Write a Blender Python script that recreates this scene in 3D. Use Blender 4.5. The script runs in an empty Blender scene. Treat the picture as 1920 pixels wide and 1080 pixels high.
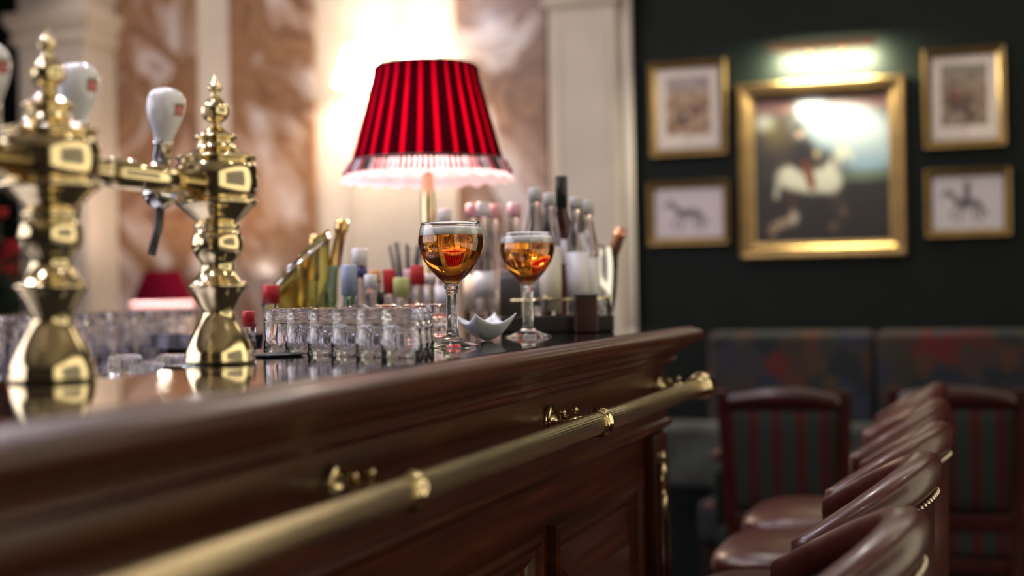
import bpy, bmesh, math, random
import numpy as np
from mathutils import Vector, Matrix
random.seed(7)
C = bpy.context.scene.collection
S = bpy.context.scene
PI = math.pi
# ---------------------------------------------------------------- camera
F = 2667.0
CAM = Vector((0, 0, 1.225))
yaw, pitch, roll = math.radians(18.6), math.radians(0.12), 0.0175
f0 = Vector((-math.sin(yaw), math.cos(yaw), 0)); r0 = Vector((math.cos(yaw), math.sin(yaw), 0)); u0 = Vector((0, 0, 1))
fw = (f0 + u0 * math.tan(pitch)).normalized()
up = r0.cross(fw).normalized()
rt = (r0 * math.cos(roll) - up * math.sin(roll)).normalized()
up = rt.cross(fw).normalized()
cd = bpy.data.cameras.new('camera'); co = bpy.data.objects.new('camera', cd); C.objects.link(co)
m = Matrix.Identity(4)
for i in range(3):
    m[i][0], m[i][1], m[i][2], m[i][3] = rt[i], up[i], -fw[i], CAM[i]
co.matrix_world = m
cd.sensor_width = 36; cd.lens = F / 1920 * 36; cd.clip_start = 0.02
cd.dof.use_dof = True; cd.dof.focus_distance = 1.93; cd.dof.aperture_fstop = 2.1
S.camera = co
# ---------------------------------------------------------------- world, exposure, lights
S.view_settings.view_transform = 'Standard'; S.view_settings.look = 'None'
S.view_settings.gamma = 1; S.view_settings.use_curve_mapping = False
S.view_settings.exposure = 0.0
w = bpy.data.worlds.new('world'); S.world = w; w.use_nodes = True
w.node_tree.nodes['Background'].inputs[0].default_value = (0.5, 0.45, 0.42, 1)
w.node_tree.nodes['Background'].inputs[1].default_value = 0.02
try:
    S.cycles.max_bounces = 16; S.cycles.transmission_bounces = 14; S.cycles.glossy_bounces = 6
    S.cycles.caustics_refractive = True; S.cycles.caustics_reflective = False
    S.cycles.use_denoising = True; S.cycles.sample_clamp_indirect = 6
except Exception: pass

def light(kind, loc, power, color=(1, .85, .65), size=.3, size_y=None, to=None, spot=None, rad=None):
    d = bpy.data.lights.new('lamp_light', kind); d.energy = power; d.color = color
    if kind == 'AREA':
        d.size = size
        if size_y: d.shape = 'RECTANGLE'; d.size_y = size_y
        else: d.shape = 'DISK'
    if kind == 'SPOT': d.spot_size = spot or 1.2; d.spot_blend = .6; d.shadow_soft_size = rad or .04
    if kind == 'POINT': d.shadow_soft_size = rad or .03
    o = bpy.data.objects.new('lamp_light', d); C.objects.link(o); o.location = loc
    if to is not None:
        o.rotation_euler = (Vector(to) - Vector(loc)).to_track_quat('-Z', 'Y').to_euler()
    return o
# ceiling downlights over the bar, then unseen spots added to light the marble
for loc, to, p, c in (
    ((-1.3, 1.6, 3.1), (-1.1, 1.8, 1), 9, (.92, .88, 1)), ((-1.3, 2.7, 3.1), (-1.1, 2.5, 1), 9, (.92, .88, 1)),
    ((-2.2, 1.3, 3.1), (-1.6, 1.6, 1), 11, (.92, .88, 1)), ((-2.2, 2.4, 3.1), (-1.7, 2.4, 1), 11, (.92, .88, 1)),
    ((-2.2, 3.6, 3.1), (-1.7, 3.0, 1), 11, (.92, .88, 1)), ((-1.3, .4, 3.1), (-1.0, 1.2, 1), 9, (.92, .88, 1)),
    ((-3.3, 1.5, 3.1), (-2.6, 2.4, 1), 11, (.92, .88, 1)), ((-3.3, 3.0, 3.1), (-2.6, 3.0, 1), 11, (.92, .88, 1)),
    ((-1.0, 4.2, 3.1), (-1.0, 3.0, 1), 6, (1, .90, .85)),
    ((.4, 1.4, 3.1), (-.2, 1.6, 1), 2.5, (1, .88, .7)), ((.4, 3.2, 3.1), (-.1, 3.0, 1), 2, (1, .88, .7)),
):
    light('AREA', loc, p * 1.15, c, .055, None, to)
for x, pw_ in ((-3.3, 24), (-2.5, 20), (-1.6, 9)):
    light('SPOT', (x, 4.6, 3.1), pw_, (1, .86, .82), to=(x, 5.5, 1.5), spot=1.5, rad=.08)
# ---------------------------------------------------------------- pixel helpers (points on real planes)
def ray(px, py): return fw + rt * ((px - 960) / F) - up * ((py - 540) / F)
def atY(px, py, Y): r = ray(px, py); return CAM + r * (Y / r.y)
def atX(px, py, X): r = ray(px, py); return CAM + r * (X / r.x)
def atZ(px, py, Z): r = ray(px, py); return CAM + r * ((Z - CAM.z) / r.z)
def atD(px, py, D): return CAM + ray(px, py) * D
# ---------------------------------------------------------------- materials
def nm(name):
    mt = bpy.data.materials.new(name); mt.use_nodes = True
    return mt, mt.node_tree, mt.node_tree.nodes['Principled BSDF']
def pbr(name, col, rough=.5, metal=0, trans=0, ior=1.5, coat=0, emit=None, estr=0, bump=None, var=0, scale=8, spec=None, aniso=None):
    mt, nt, b = nm(name)
    b.inputs['Base Color'].default_value = (*col, 1); b.inputs['Roughness'].default_value = rough
    b.inputs['Metallic'].default_value = metal; b.inputs['Transmission Weight'].default_value = trans
    b.inputs['IOR'].default_value = ior; b.inputs['Coat Weight'].default_value = coat
    b.inputs['Coat Roughness'].default_value = .08
    if spec is not None: b.inputs['Specular IOR Level'].default_value = spec
    if emit: b.inputs['Emission Color'].default_value = (*emit, 1); b.inputs['Emission Strength'].default_value = estr
    if var or bump:
        tc = nt.nodes.new('ShaderNodeTexCoord'); no = nt.nodes.new('ShaderNodeTexNoise')
        no.inputs['Scale'].default_value = scale; no.inputs['Detail'].default_value = 5
        nt.links.new(tc.outputs['Object'], no.inputs['Vector'])
        if var:
            rp = nt.nodes.new('ShaderNodeValToRGB')
            rp.color_ramp.elements[0].position = .3; rp.color_ramp.elements[1].position = .7
            rp.color_ramp.elements[0].color = (*[c * (1 - var) for c in col], 1)
            rp.color_ramp.elements[1].color = (*[min(1, c * (1 + var)) for c in col], 1)
            nt.links.new(no.outputs['Fac'], rp.inputs[0]); nt.links.new(rp.outputs[0], b.inputs['Base Color'])
        if bump:
            bp = nt.nodes.new('ShaderNodeBump'); bp.inputs['Strength'].default_value = bump; bp.inputs['Distance'].default_value = .004
            nt.links.new(no.outputs['Fac'], bp.inputs['Height']); nt.links.new(bp.outputs[0], b.inputs['Normal'])
    return mt
def ramp_mat(name, vec_scale, stops, scale=3, detail=6, dist=0, rough=.4, coat=0, bump=0, rot=(0, 0, 0), kind='noise'):
    mt, nt, b = nm(name)
    tc = nt.nodes.new('ShaderNodeTexCoord'); mp = nt.nodes.new('ShaderNodeMapping')
    mp.inputs['Scale'].default_value = vec_scale; mp.inputs['Rotation'].default_value = rot
    nt.links.new(tc.outputs['Object'], mp.inputs['Vector'])
    if kind == 'noise':
        no = nt.nodes.new('ShaderNodeTexNoise'); no.inputs['Detail'].default_value = detail; no.inputs['Distortion'].default_value = dist
        out = no.outputs['Fac']
    else:
        no = nt.nodes.new('ShaderNodeTexVoronoi'); out = no.outputs['Color']
        sp = nt.nodes.new('ShaderNodeSeparateColor'); nt.links.new(out, sp.inputs[0]); out = sp.outputs[0]
    no.inputs['Scale'].default_value = scale
    nt.links.new(mp.outputs[0], no.inputs['Vector'])
    rp = nt.nodes.new('ShaderNodeValToRGB'); els = rp.color_ramp.elements
    while len(els) < len(stops): els.new(.5)
    for e, (p, c) in zip(els, stops): e.position = p; e.color = (*c, 1)
    nt.links.new(out, rp.inputs[0]); nt.links.new(rp.outputs[0], b.inputs['Base Color'])
    b.inputs['Roughness'].default_value = rough; b.inputs['Coat Weight'].default_value = coat; b.inputs['Coat Roughness'].default_value = .12
    if bump:
        bp = nt.nodes.new('ShaderNodeBump'); bp.inputs['Strength'].default_value = bump; bp.inputs['Distance'].default_value = .002
        nt.links.new(no.outputs[0], bp.inputs['Height']); nt.links.new(bp.outputs[0], b.inputs['Normal'])
    return mt
def stripes(name, cols, period, axis=0, rough=.9):
    mt, nt, b = nm(name)
    tc = nt.nodes.new('ShaderNodeTexCoord'); sp = nt.nodes.new('ShaderNodeSeparateXYZ')
    nt.links.new(tc.outputs['Object'], sp.inputs[0])
    dv = nt.nodes.new('ShaderNodeMath'); dv.operation = 'DIVIDE'; dv.inputs[1].default_value = period
    nt.links.new(sp.outputs[axis], dv.inputs[0])
    fr = nt.nodes.new('ShaderNodeMath'); fr.operation = 'FRACT'; nt.links.new(dv.outputs[0], fr.inputs[0])
    rp = nt.nodes.new('ShaderNodeValToRGB'); rp.color_ramp.interpolation = 'CONSTANT'
    while len(rp.color_ramp.elements) < len(cols): rp.color_ramp.elements.new(.5)
    for e, (p, c) in zip(rp.color_ramp.elements, cols): e.position = p; e.color = (*c, 1)
    nt.links.new(fr.outputs[0], rp.inputs[0]); nt.links.new(rp.outputs[0], b.inputs['Base Color'])
    b.inputs['Roughness'].default_value = rough; b.inputs['Specular IOR Level'].default_value = .15
    return mt
M = {}
M['wood'] = ramp_mat('mahogany', (14, 1.1, 22), [(.25, (.026, .0050, .0018)), (.55, (.066, .014, .0042)), (.8, (.115, .029, .008))], 2.2, 8, 1.2, .30, .12, .05)
M['woodv'] = ramp_mat('mahogany_upright', (22, 14, 1.1), [(.25, (.022, .005, .0023)), (.55, (.055, .013, .005)), (.8, (.09, .025, .009))], 2.2, 8, 1.2, .34, .5, .06)
M['black'] = pbr('black_glossy_top', (.006, .006, .008), .035, 0, spec=1.0, coat=.6)
def brass(name, c, r, b=0.0, sc=20):
    return pbr(name, c, r, 1, bump=b or None, scale=sc, var=.06)
M['brass'] = brass('polished_brass', (.80, .66, .40), .13)
M['brassr'] = brass('rail_brass', (.78, .63, .40), .24)
M['gilt'] = pbr('gilt_frame', (.30, .195, .08), .36, .9, var=.15, scale=14)
M['chrome'] = pbr('chrome', (.75, .74, .76), .08, 1)
M['steel'] = pbr('brushed_steel', (.45, .44, .46), .3, 1)
M['darktube'] = pbr('dark_spout', (.10, .095, .10), .35, .3)
M['ceramic'] = pbr('white_ceramic', (.88, .86, .92), .12, coat=.5)
M['emb_red'] = pbr('emblem_red', (.62, .03, .025), .35)
M['emb_dark'] = pbr('emblem_dark', (.12, .10, .07), .4)
M['emb_gold'] = pbr('emblem_gold', (.55, .50, .35), .4)
M['white'] = pbr('white_print', (.85, .83, .82), .5)
M['glass'] = pbr('clear_glass', (1, 1, 1), 0, 0, 1, 1.48)
M['glass2'] = pbr('tumbler_glass', (.97, .96, 1), .02, 0, 1, 1.48)
M['foam'] = pbr('beer_foam', (.92, .91, .89), .8, trans=.0)
M['bowl'] = pbr('white_porcelain', (.78, .79, .84), .15, coat=.3)
M['nut'] = pbr('nut_skin', (.55, .32, .10), .6, var=.3, scale=90)
M['black_m'] = pbr('black_plastic', (.012, .012, .014), .35)
M['cream'] = pbr('cream_plaster', (.56, .485, .405), .6, var=.07, scale=5)
M['pale'] = pbr('pale_stone', (.60, .53, .50), .5, var=.08, scale=3)
M['green'] = pbr('dark_green_wall', (.0050, .0082, .0060), .6, var=.1, spec=.16)
M['marble'] = ramp_mat('brown_marble', (1.5, 1.5, 1.0), [(.33, (.50, .42, .40)), (.40, (.33, .22, .16)), (.45, (.20, .10, .050)), (.49, (.26, .145, .08)), (.52, (.15, .07, .035)), (.57, (.34, .22, .16)), (.63, (.52, .45, .44)), (.72, (.30, .19, .13))], 2.0, 9, .8, .25, .2)
M['floor'] = ramp_mat('dark_carpet', (1, 1, 1), [(.35, (.016, .006, .006)), (.65, (.03, .016, .014))], 9, 3, 0, .95)
M['ceil'] = pbr('ceiling_paint', (.45, .40, .34), .9)
M['wall'] = pbr('dark_wall_paint', (.05, .04, .035), .8)
M['leather'] = pbr('oxblood_leather', (.062, .014, .010), .32, coat=.12, bump=.12, var=.18, scale=60)
M['stud'] = pbr('brass_nail', (.72, .62, .50), .22, 1)
M['dkwood'] = pbr('dark_red_wood', (.030, .0045, .0035), .3, coat=.2, var=.3, scale=12)
M['stripe'] = stripes('striped_upholstery', [(0, (.013, .023, .018)), (.46, (.046, .009, .010)), (.62, (.028, .008, .008)), (.84, (.046, .009, .010))], .072)
M['greenf'] = pbr('green_fabric', (.016, .028, .022), .95, spec=.15)
M['paper'] = pbr('cream_paper', (.60, .55, .50), .8)
M['dark'] = pbr('rack_dark_wood', (.014, .009, .007), .35, coat=.3)
M['straw'] = pbr('black_straw', (.008, .008, .009), .7)
M['copper'] = pbr('copper_foil', (.62, .30, .17), .28, .9)
M['gold'] = pbr('gold_foil', (.80, .50, .20), .22, 1)
# beer
def beer_mat():
    mt, nt, b = nm('amber_beer')
    b.inputs['Base Color'].default_value = (.95, .56, .11, 1); b.inputs['Roughness'].default_value = 0
    b.inputs['Transmission Weight'].default_value = 1; b.inputs['IOR'].default_value = 1.34
    va = nt.nodes.new('ShaderNodeVolumeAbsorption'); va.inputs['Color'].default_value = (.93, .56, .08, 1); va.inputs['Density'].default_value = 14
    nt.links.new(va.outputs[0], nt.nodes['Material Output'].inputs['Volume'])
    return mt
M['beer'] = beer_mat()
# ---------------------------------------------------------------- mesh helpers
class MB:
    def __init__(s): s.v = []; s.f = []; s.sm = []
    def add(s, vs, fs, mat=None, smooth=False):
        n = len(s.v)
        s.v += [tuple((mat @ Vector(v)) if mat else v) for v in vs]
        s.f += [tuple(i + n for i in f) for f in fs]; s.sm += [smooth] * len(fs); return s
    def box(s, a, b, mat=None):
        (x0, y0, z0), (x1, y1, z1) = [[min(a[i], b[i]) for i in range(3)], [max(a[i], b[i]) for i in range(3)]]
        v = [(x0, y0, z0), (x1, y0, z0), (x1, y1, z0), (x0, y1, z0), (x0, y0, z1), (x1, y0, z1), (x1, y1, z1), (x0, y1, z1)]
        f = [(0, 3, 2, 1), (4, 5, 6, 7), (0, 1, 5, 4), (1, 2, 6, 5), (2, 3, 7, 6), (3, 0, 4, 7)]
        return s.add(v, f, mat)
    def lathe(s, prof, segs=32, mat=None, smooth=True, rf=None, closed=False):
        v = []; f = []
        n = len(prof)
        for k, (r, z) in enumerate(prof):
            for j in range(segs):
                a = 2 * PI * j / segs; rr = r * (rf(a, k) if rf else 1)
                v.append((rr * math.cos(a), rr * math.sin(a), z))
        rng = n if closed else n - 1
        for k in range(rng):
            k2 = (k + 1) % n
            for j in range(segs):
                j2 = (j + 1) % segs
                f.append((k * segs + j, k * segs + j2, k2 * segs + j2, k2 * segs + j))
        if not closed:
            if prof[0][0] > 1e-6: f.append(tuple(range(segs - 1, -1, -1)))
            if prof[-1][0] > 1e-6: f.append(tuple((n - 1) * segs + j for j in range(segs)))
        return s.add(v, f, mat, smooth)
    def tube(s, pts, r, segs=12, smooth=True, caps=True, rad=None):
        pts = [Vector(p) for p in pts]; v = []; f = []; n = len(pts)
        ref = Vector((0, 0, 1))
        t0 = (pts[1] - pts[0]).normalized()
        if abs(t0.dot(ref)) > .95: ref = Vector((1, 0, 0))
        for i, p in enumerate(pts):
            t = (pts[min(i + 1, n - 1)] - pts[max(i - 1, 0)]).normalized()
            a = t.cross(ref).normalized(); b = a.cross(t).normalized()
            rr = rad[i] if rad else r
            for j in range(segs):
                q = 2 * PI * j / segs
                v.append(tuple(p + a * math.cos(q) * rr + b * math.sin(q) * rr))
        for i in range(n - 1):
            for j in range(segs):
                j2 = (j + 1) % segs
                f.append((i * segs + j, i * segs + j2, (i + 1) * segs + j2, (i + 1) * segs + j))
        if caps: f.append(tuple(range(segs - 1, -1, -1))); f.append(tuple((n - 1) * segs + j for j in range(segs)))
        return s.add(v, f, None, smooth)
    def ball(s, c, r, seg=16, ring=8, sc=(1, 1, 1), mat=None):
        pr = [(r * math.sin(PI * k / ring) if 0 < k < ring else 0.0, -r * math.cos(PI * k / ring)) for k in range(ring + 1)]
        mm = Matrix.Translation(c) @ Matrix.Diagonal((*sc, 1))
        if mat: mm = mat @ mm
        return s.lathe(pr, seg, mm)
    def sweep(s, prof, path, closed_prof=True, smooth=False):
        v = []; f = []; n = len(path); k = len(prof)
        for i, p in enumerate(path):
            d1 = (Vector(path[i]) - Vector(path[i - 1])).normalized() if i else None
            d2 = (Vector(path[i + 1]) - Vector(path[i])).normalized() if i < n - 1 else None
            d1 = d1 or d2; d2 = d2 or d1
            n1 = Vector((d1.y, -d1.x)); n2 = Vector((d2.y, -d2.x)); nn = (n1 + n2)
            nn = nn / (1 + n1.dot(n2))
            for (o, z) in prof: v.append((p[0] + nn.x * o, p[1] + nn.y * o, z))
        for i in range(n - 1):
            for j in range(k if closed_prof else k - 1):
                j2 = (j + 1) % k
                f.append((i * k + j, i * k + j2, (i + 1) * k + j2, (i + 1) * k + j))
        if closed_prof: f.append(tuple(range(k))); f.append(tuple((n - 1) * k + j for j in range(k - 1, -1, -1)))
        return s.add(v, f, None, smooth)
    def build(s, name, mat, parent=None, bevel=0, bseg=2, loc=None, rotz=0, mats=None):
        me = bpy.data.meshes.new(name); me.from_pydata(s.v, [], s.f); me.validate()
        if len(me.polygons) == len(s.sm): me.polygons.foreach_set('use_smooth', s.sm)
        bm = bmesh.new(); bm.from_mesh(me)
        bmesh.ops.remove_doubles(bm, verts=bm.verts, dist=1e-6)
        bmesh.ops.recalc_face_normals(bm, faces=bm.faces); bm.to_mesh(me); bm.free()
        o = bpy.data.objects.new(name, me); C.objects.link(o); me.materials.append(M[mat] if isinstance(mat, str) else mat)
        if parent: o.parent = parent
        if loc is not None: o.location = loc
        o.rotation_euler.z = rotz
        if bevel:
            b = o.modifiers.new('b', 'BEVEL'); b.width = bevel; b.segments = bseg; b.limit_method = 'ANGLE'; b.angle_limit = .6
            for p in me.polygons: p.use_smooth = True
            o.modifiers.new('w', 'WEIGHTED_NORMAL')
        return o
def tag(o, label=None, cat=None, group=None, kind=None):
    if label: o['label'] = label
    if cat: o['category'] = cat
    if group: o['group'] = group
    if kind: o['kind'] = kind
    return o
def thing(name, label, cat, loc=(0, 0, 0), rotz=0, group=None):
    o = bpy.data.objects.new(name, None); C.objects.link(o); o.location = loc; o.rotation_euler.z = rotz
    return tag(o, label, cat, group)
def smooth_prof(pts, n=4):
    out = []
    P = [Vector((a, b)) for a, b in pts]
    for i in range(len(P) - 1):
        p0 = P[max(i - 1, 0)]; p1 = P[i]; p2 = P[i + 1]; p3 = P[min(i + 2, len(P) - 1)]
        for k in range(n):
            t = k / n
            q = .5 * ((2 * p1) + (-p0 + p2) * t + (2 * p0 - 5 * p1 + 4 * p2 - p3) * t * t + (-p0 + 3 * p1 - 3 * p2 + p3) * t ** 3)
            out.append((max(q.x, 0), q.y))
    out.append(tuple(P[-1])); return out
def dup(root, loc, rotz=None, label=None, group=None):
    r = root.copy(); C.objects.link(r); r.location = loc
    if rotz is not None: r.rotation_euler = (0, 0, rotz)
    if label: r['label'] = label
    if group: r['group'] = group
    for ch in root.children:
        c = ch.copy(); C.objects.link(c); c.parent = r
        for g in ch.children:
            d = g.copy(); C.objects.link(d); d.parent = c
    return r
def R3(ax, a): return Matrix.Rotation(a, 4, ax)
T3 = Matrix.Translation
# ================================================================ ROOM
YW = 5.5
XL, XR, YB, ZC = -5.2, 1.5, -3.0, 3.2
tag(MB().box((XL - .1, YB - .1, -.1), (XR + .1, YW + .2, 0)).build('floor', 'floor'), kind='structure')
tag(MB().box((XL - .1, YB - .1, ZC), (XR + .1, YW + .2, ZC + .1)).build('ceiling', 'ceil'), kind='structure')
tag(MB().box((XL - .1, YB, 0), (XL, YW, ZC)).build('wall_left', 'wall'), kind='structure')
tag(MB().box((XL, YB - .1, 0), (XR, YB, ZC)).build('wall_front', 'wall'), kind='structure')
tag(MB().box((XR, YB, 0), (XR + .1, YW, ZC)).build('wall_right', 'wall'), kind='structure')
wb = tag(MB().box((XL, YW, 0), (XR, YW + .15, ZC)).build('wall_back', 'green'), kind='structure')
def Xw(px, Y=YW, py=300): return atY(px, py, Y).x
xa, xb = Xw(40, 5.48), Xw(1150, 5.48)
MB().box((xa, YW - .03, 0), (xb, YW - .001, ZC)).build('cream_panel', 'cream', wb)
for a, b in ((216, 368), (432, 590), (856, 1028)):
    x0, x1 = Xw(a, 5.44), Xw(b, 5.44)
    zs = [0, 1.0, 3.19]
    for z0, z1 in zip(zs, zs[1:]):
        MB().box((x0, YW - .06, z0 + .002), (x1, YW - .0305, z1 - .002)).build('marble_panel', 'marble', wb, bevel=.004)
# narrow vertical mouldings on the lit cream bay
for a in (664, 786):
    x = Xw(a, 5.45); MB().box((x - .012, YW - .045, .9), (x + .012, YW - .0305, 1.75)).build('panel_moulding', 'cream', wb, bevel=.004)
x = Xw(664, 5.45); x2 = Xw(786, 5.45)
MB().box((x, YW - .045, 1.75), (x2, YW - .0305, 1.775)).build('panel_moulding', 'cream', wb, bevel=.004)
# pilasters
def pilaster(i, pxa, pxb, Yf, mt='cream'):
    xa = Xw(pxa, Yf); xb = Xw(pxb, Yf)
    t = MB().box((xa, Yf, 0), (xb, YW - .031, ZC - .002)).build('trim_%d' % i, mt, bevel=.006); tag(t, kind='structure')
    MB().sweep([(0, 2.33), (.018, 2.34), (.024, 2.36), (.012, 2.38), (.03, 2.41), (.045, 2.44), (.045, 2.47), (0, 2.475)], [(xa, YW - .04), (xa, Yf), (xb, Yf), (xb, YW - .04)][::-1] if False else [(xa, YW - .04), (xa, Yf), (xb, Yf), (xb, YW - .04)]).build('capital', mt, t)
    for s0, s1 in ((xa + .03, xb - .03),):
        MB().box((s0, Yf - .008, .3), (s0 + .02, Yf - .0005, 2.25)).build('flute_moulding', mt, t, bevel=.003)
        MB().box((s1 - .02, Yf - .008, .3), (s1, Yf - .0005, 2.25)).build('flute_moulding', mt, t, bevel=.003)
    return t
pilaster(1, 36, 163, 5.22, 'cream')
pilaster(2, 1032, 1158, 5.36, 'cream')
# half-round bead on the outer edge of the right pilaster
xe = Xw(1160, 5.42)
tag(MB().lathe([(.028, 0.0), (.028, ZC - .003)], 20, T3((xe + .028, 5.44, 0))).build('trim_3', 'pale'), kind='structure')
# luminous window on the right-hand wall, seen only mirrored in the brass
wn = tag(MB().box((XR - .03, -1.7, .25), (XR - .001, 3.7, 2.95)).build('window_1', 'wall'), kind='structure')
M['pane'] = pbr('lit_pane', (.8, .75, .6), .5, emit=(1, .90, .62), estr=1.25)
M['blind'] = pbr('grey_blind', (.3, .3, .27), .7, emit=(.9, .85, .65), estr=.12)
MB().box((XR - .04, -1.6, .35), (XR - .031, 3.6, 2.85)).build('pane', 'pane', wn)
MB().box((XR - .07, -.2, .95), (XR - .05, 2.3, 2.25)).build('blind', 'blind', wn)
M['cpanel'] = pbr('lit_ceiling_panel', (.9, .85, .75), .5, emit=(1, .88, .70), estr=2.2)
tag(MB().box((-.7, 4.0, ZC - .03), (.9, 5.1, ZC - .001)).build('trim_4', 'cpanel'), kind='structure')  # lit ceiling panel, out of view, added to give the rail its highlight
M['mpanel'] = pbr('lit_shelf_panel', (.9, .88, .95), .5, emit=(.98, .93, 1), estr=2.5)
glow2 = tag(MB().box((-3.3, -1.6, 1.15), (-3.2, 2.2, 2.5)).build('window_2', 'wall'), kind='structure')  # unseen glowing panel added to brighten the brass's left sides and the glasses
MB().box((-3.199, -1.5, 1.25), (-3.19, 2.1, 2.4)).build('pane', 'mpanel', glow2)
tag(MB().box((-3.3, -1.6, 0), (-3.2, 2.2, 1.149)).build('wall_partition', 'wall'), kind='structure')
# ================================================================ BAR
bar = thing('bar_counter', 'mahogany bar front with carved cornice, raised panels and a brass rail', 'bar', (0, 0, 0))
XE, YE, ZT = -.572, 2.735, 1.15
path = [(XE, -1.2), (XE, YE), (-1.62, YE)]
cor = smooth_prof([(.0, 1.1485), (.014, 1.1485), (.022, 1.146)], 3)[:-1] + [(.024 + .012 * math.sin(a), 1.132 + .013 * math.cos(a)) for a in [PI * k / 10 for k in range(11)]] + \
    [(.018, 1.117), (.014, 1.114), (.012, 1.108)] + [(.012 - .024 * math.sin(a), 1.108 - .016 * (1 - math.cos(a)) ) for a in [PI / 2 * k / 6 for k in range(1, 7)]] + \
    [(-.010, 1.090), (-.010, 1.087), (-.013, 1.083), (-.018, 1.080), (-.022, 1.078), (-.028, 1.0775), (-.0455, 1.0775), (-.0455, 1.119), (-.0006, 1.119), (-.0006, 1.1485)]
MB().sweep([(o, z) for o, z in cor], path, smooth=False).build('cornice', 'wood', bar)
o_f = -.028
MB().sweep([(o_f, 1.0775), (o_f, .975), (-.09, .975), (-.09, 1.0775)], path).build('frieze', 'wood', bar)
MB().sweep([(o_f, .975), (o_f + .008, .972), (o_f + .010, .966), (o_f + .006, .960), (o_f - .002, .957), (o_f - .008, .950), (-.09, .95), (-.09, .975)], path).build('frieze_moulding', 'wood', bar)
MB().sweep([(-.045, .95), (-.045, 0.12), (-.09, .12), (-.09, .95)], path).build('body', 'wood', bar)
MB().sweep([(-.028, .14), (-.028, 0), (-.09, 0), (-.09, .14)], path).build('plinth', 'dark', bar)
MB().box((-1.62, YE - .2, 0), (-1.60, YE - .05, 1.119)).build('end_board', 'wood', bar)
# raised panels on the front face
def panel(y0, y1):
    fx = XE - .045; z0, z1 = .22, .885
    def strip(a, b, ax):
        prof = [(0, 0), (.016, 0), (.019, .010), (.013, .020), (.011, .030), (.004, .042), (0, .046)]
        return prof
    prof = [(0, 0), (.014, 0.002), (.018, .010), (.014, .018), (.009, .022), (.009, .030), (.003, .040), (0, .044)]
    mb = MB(); pts = [(y0, z0), (y1, z0), (y1, z1), (y0, z1)]; ins = [(1, 1), (-1, 1), (-1, -1), (1, -1)]
    v = []; f = []; k = len(prof)
    for (py, pz), (sy, sz) in zip(pts, ins):
        for (h, d) in prof: v.append((fx + h, py + sy * d, pz + sz * d))
    for i in range(4):
        j = (i + 1) % 4
        for q in range(k - 1): f.append((i * k + q, i * k + q + 1, j * k + q + 1, j * k + q))
    mb.add(v, f); fr = mb.build('panel_frame', 'wood', bar)
    a0, a1, b0, b1 = y0 + .075, y1 - .075, z0 + .075, z1 - .075
    c0, c1, d0, d1 = a0 + .03, a1 - .03, b0 + .03, b1 - .03
    v = [(fx, a0, b0), (fx, a1, b0), (fx, a1, b1), (fx, a0, b1), (fx + .011, c0, d0), (fx + .011, c1, d0), (fx + .011, c1, d1), (fx + .011, c0, d1)]
    MB().add(v, [(4, 5, 6, 7), (0, 1, 5, 4), (1, 2, 6, 5), (2, 3, 7, 6), (3, 0, 4, 7)]).build('raised_panel', 'wood', bar)
for k in range(5):
    y1 = 2.52 - k * .61; panel(y1 - .55, y1)
# pilasters of the bar front with brass mounts
for yc in (2.645,):
    pl = MB().box((XE - .045, yc - .055, .12), (XE - .024, yc + .055, .95)).build('pilaster', 'woodv', bar, bevel=.004)
    for dy in (-.03, .03):
        MB().box((XE - .024, yc + dy - .005, .25), (XE - .019, yc + dy + .005, .90)).build('bead', 'woodv', pl, bevel=.002)
    mb = MB(); fx = XE - .022
    mb.ball((fx, yc, .905), .012, 12, 6, (.5, 1, 1)); mb.ball((fx, yc, .872), .017, 12, 8, (.5, .8, 1.5)); mb.ball((fx, yc, .835), .010, 12, 6, (.5, 1, 1))
    mb.ball((fx, yc - .014, .86), .008, 8, 6, (.5, 1, 1.6)); mb.ball((fx, yc + .014, .86), .008, 8, 6, (.5, 1, 1.6))
    mb.tube([(fx, yc, .835), (fx, yc + .003, .80), (fx, yc, .78)], .005, 8, rad=[.007, .005, .002])
    o = mb.build('brass_mount', 'brassr', pl)
# hand rail
XRAIL, ZRAIL = -.528, 1.037
ys = [2.635 - .70 * k for k in range(6)]
def reed(a, k): return 1 + .018 * math.cos(30 * a)
mb = MB().lathe([(.0155, -1.1), (.0155, .5), (.0155, 1.2), (.0155, 2.0), (.0155, 2.66)], 120, T3((XRAIL, 0, ZRAIL)) @ R3('X', -PI / 2), rf=reed)
rail = mb.build('hand_rail', 'brassr', bar)
for y in ys:
    mm = T3((XRAIL, y + .012, ZRAIL)) @ R3('X', -PI / 2)
    pr = [(.0155, -.014), (.0185, -.013), (.0185, -.009), (.0165, -.006), (.0205, -.003), (.0215, 0), (.0205, .003), (.0165, .006), (.0185, .009), (.0185, .013), (.0155, .014)]
    MB().lathe(pr, 40, mm).build('collar', 'brass', rail)
    # bracket: oval rosette on the wood, neck, small bolt
    mb = MB(); yb = y - .0
    mr = T3((XE - .028, yb, ZRAIL + .002)) @ R3('Y', PI / 2)
    mb.lathe([(.0, 0), (.021, 0), (.021, .003), (.016, .006), (.0165, .008), (.010, .011), (.009, .02), (.0075, .026), (.010, .03), (.0075, .034), (.0075, .052), (0, .055)], 28, mr)
    br = mb.build('rail_bracket', 'brass', bar)
    mb = MB().lathe([(.020, 0), (.0205, .0025), (.019, .004), (.0165, .005), (.0145, .0045), (.0145, 0)], 28, T3((XE - .024, yb, ZRAIL + .006)) @ R3('Y', PI / 2) @ R3('X', 0))
    mb.ball((XE - .006, yb, ZRAIL + .014), .005, 12, 8); mb.ball((XE + .012, yb, ZRAIL + .018), .0048, 12, 8)
    mb.build('rosette', 'brass', br)
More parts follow.
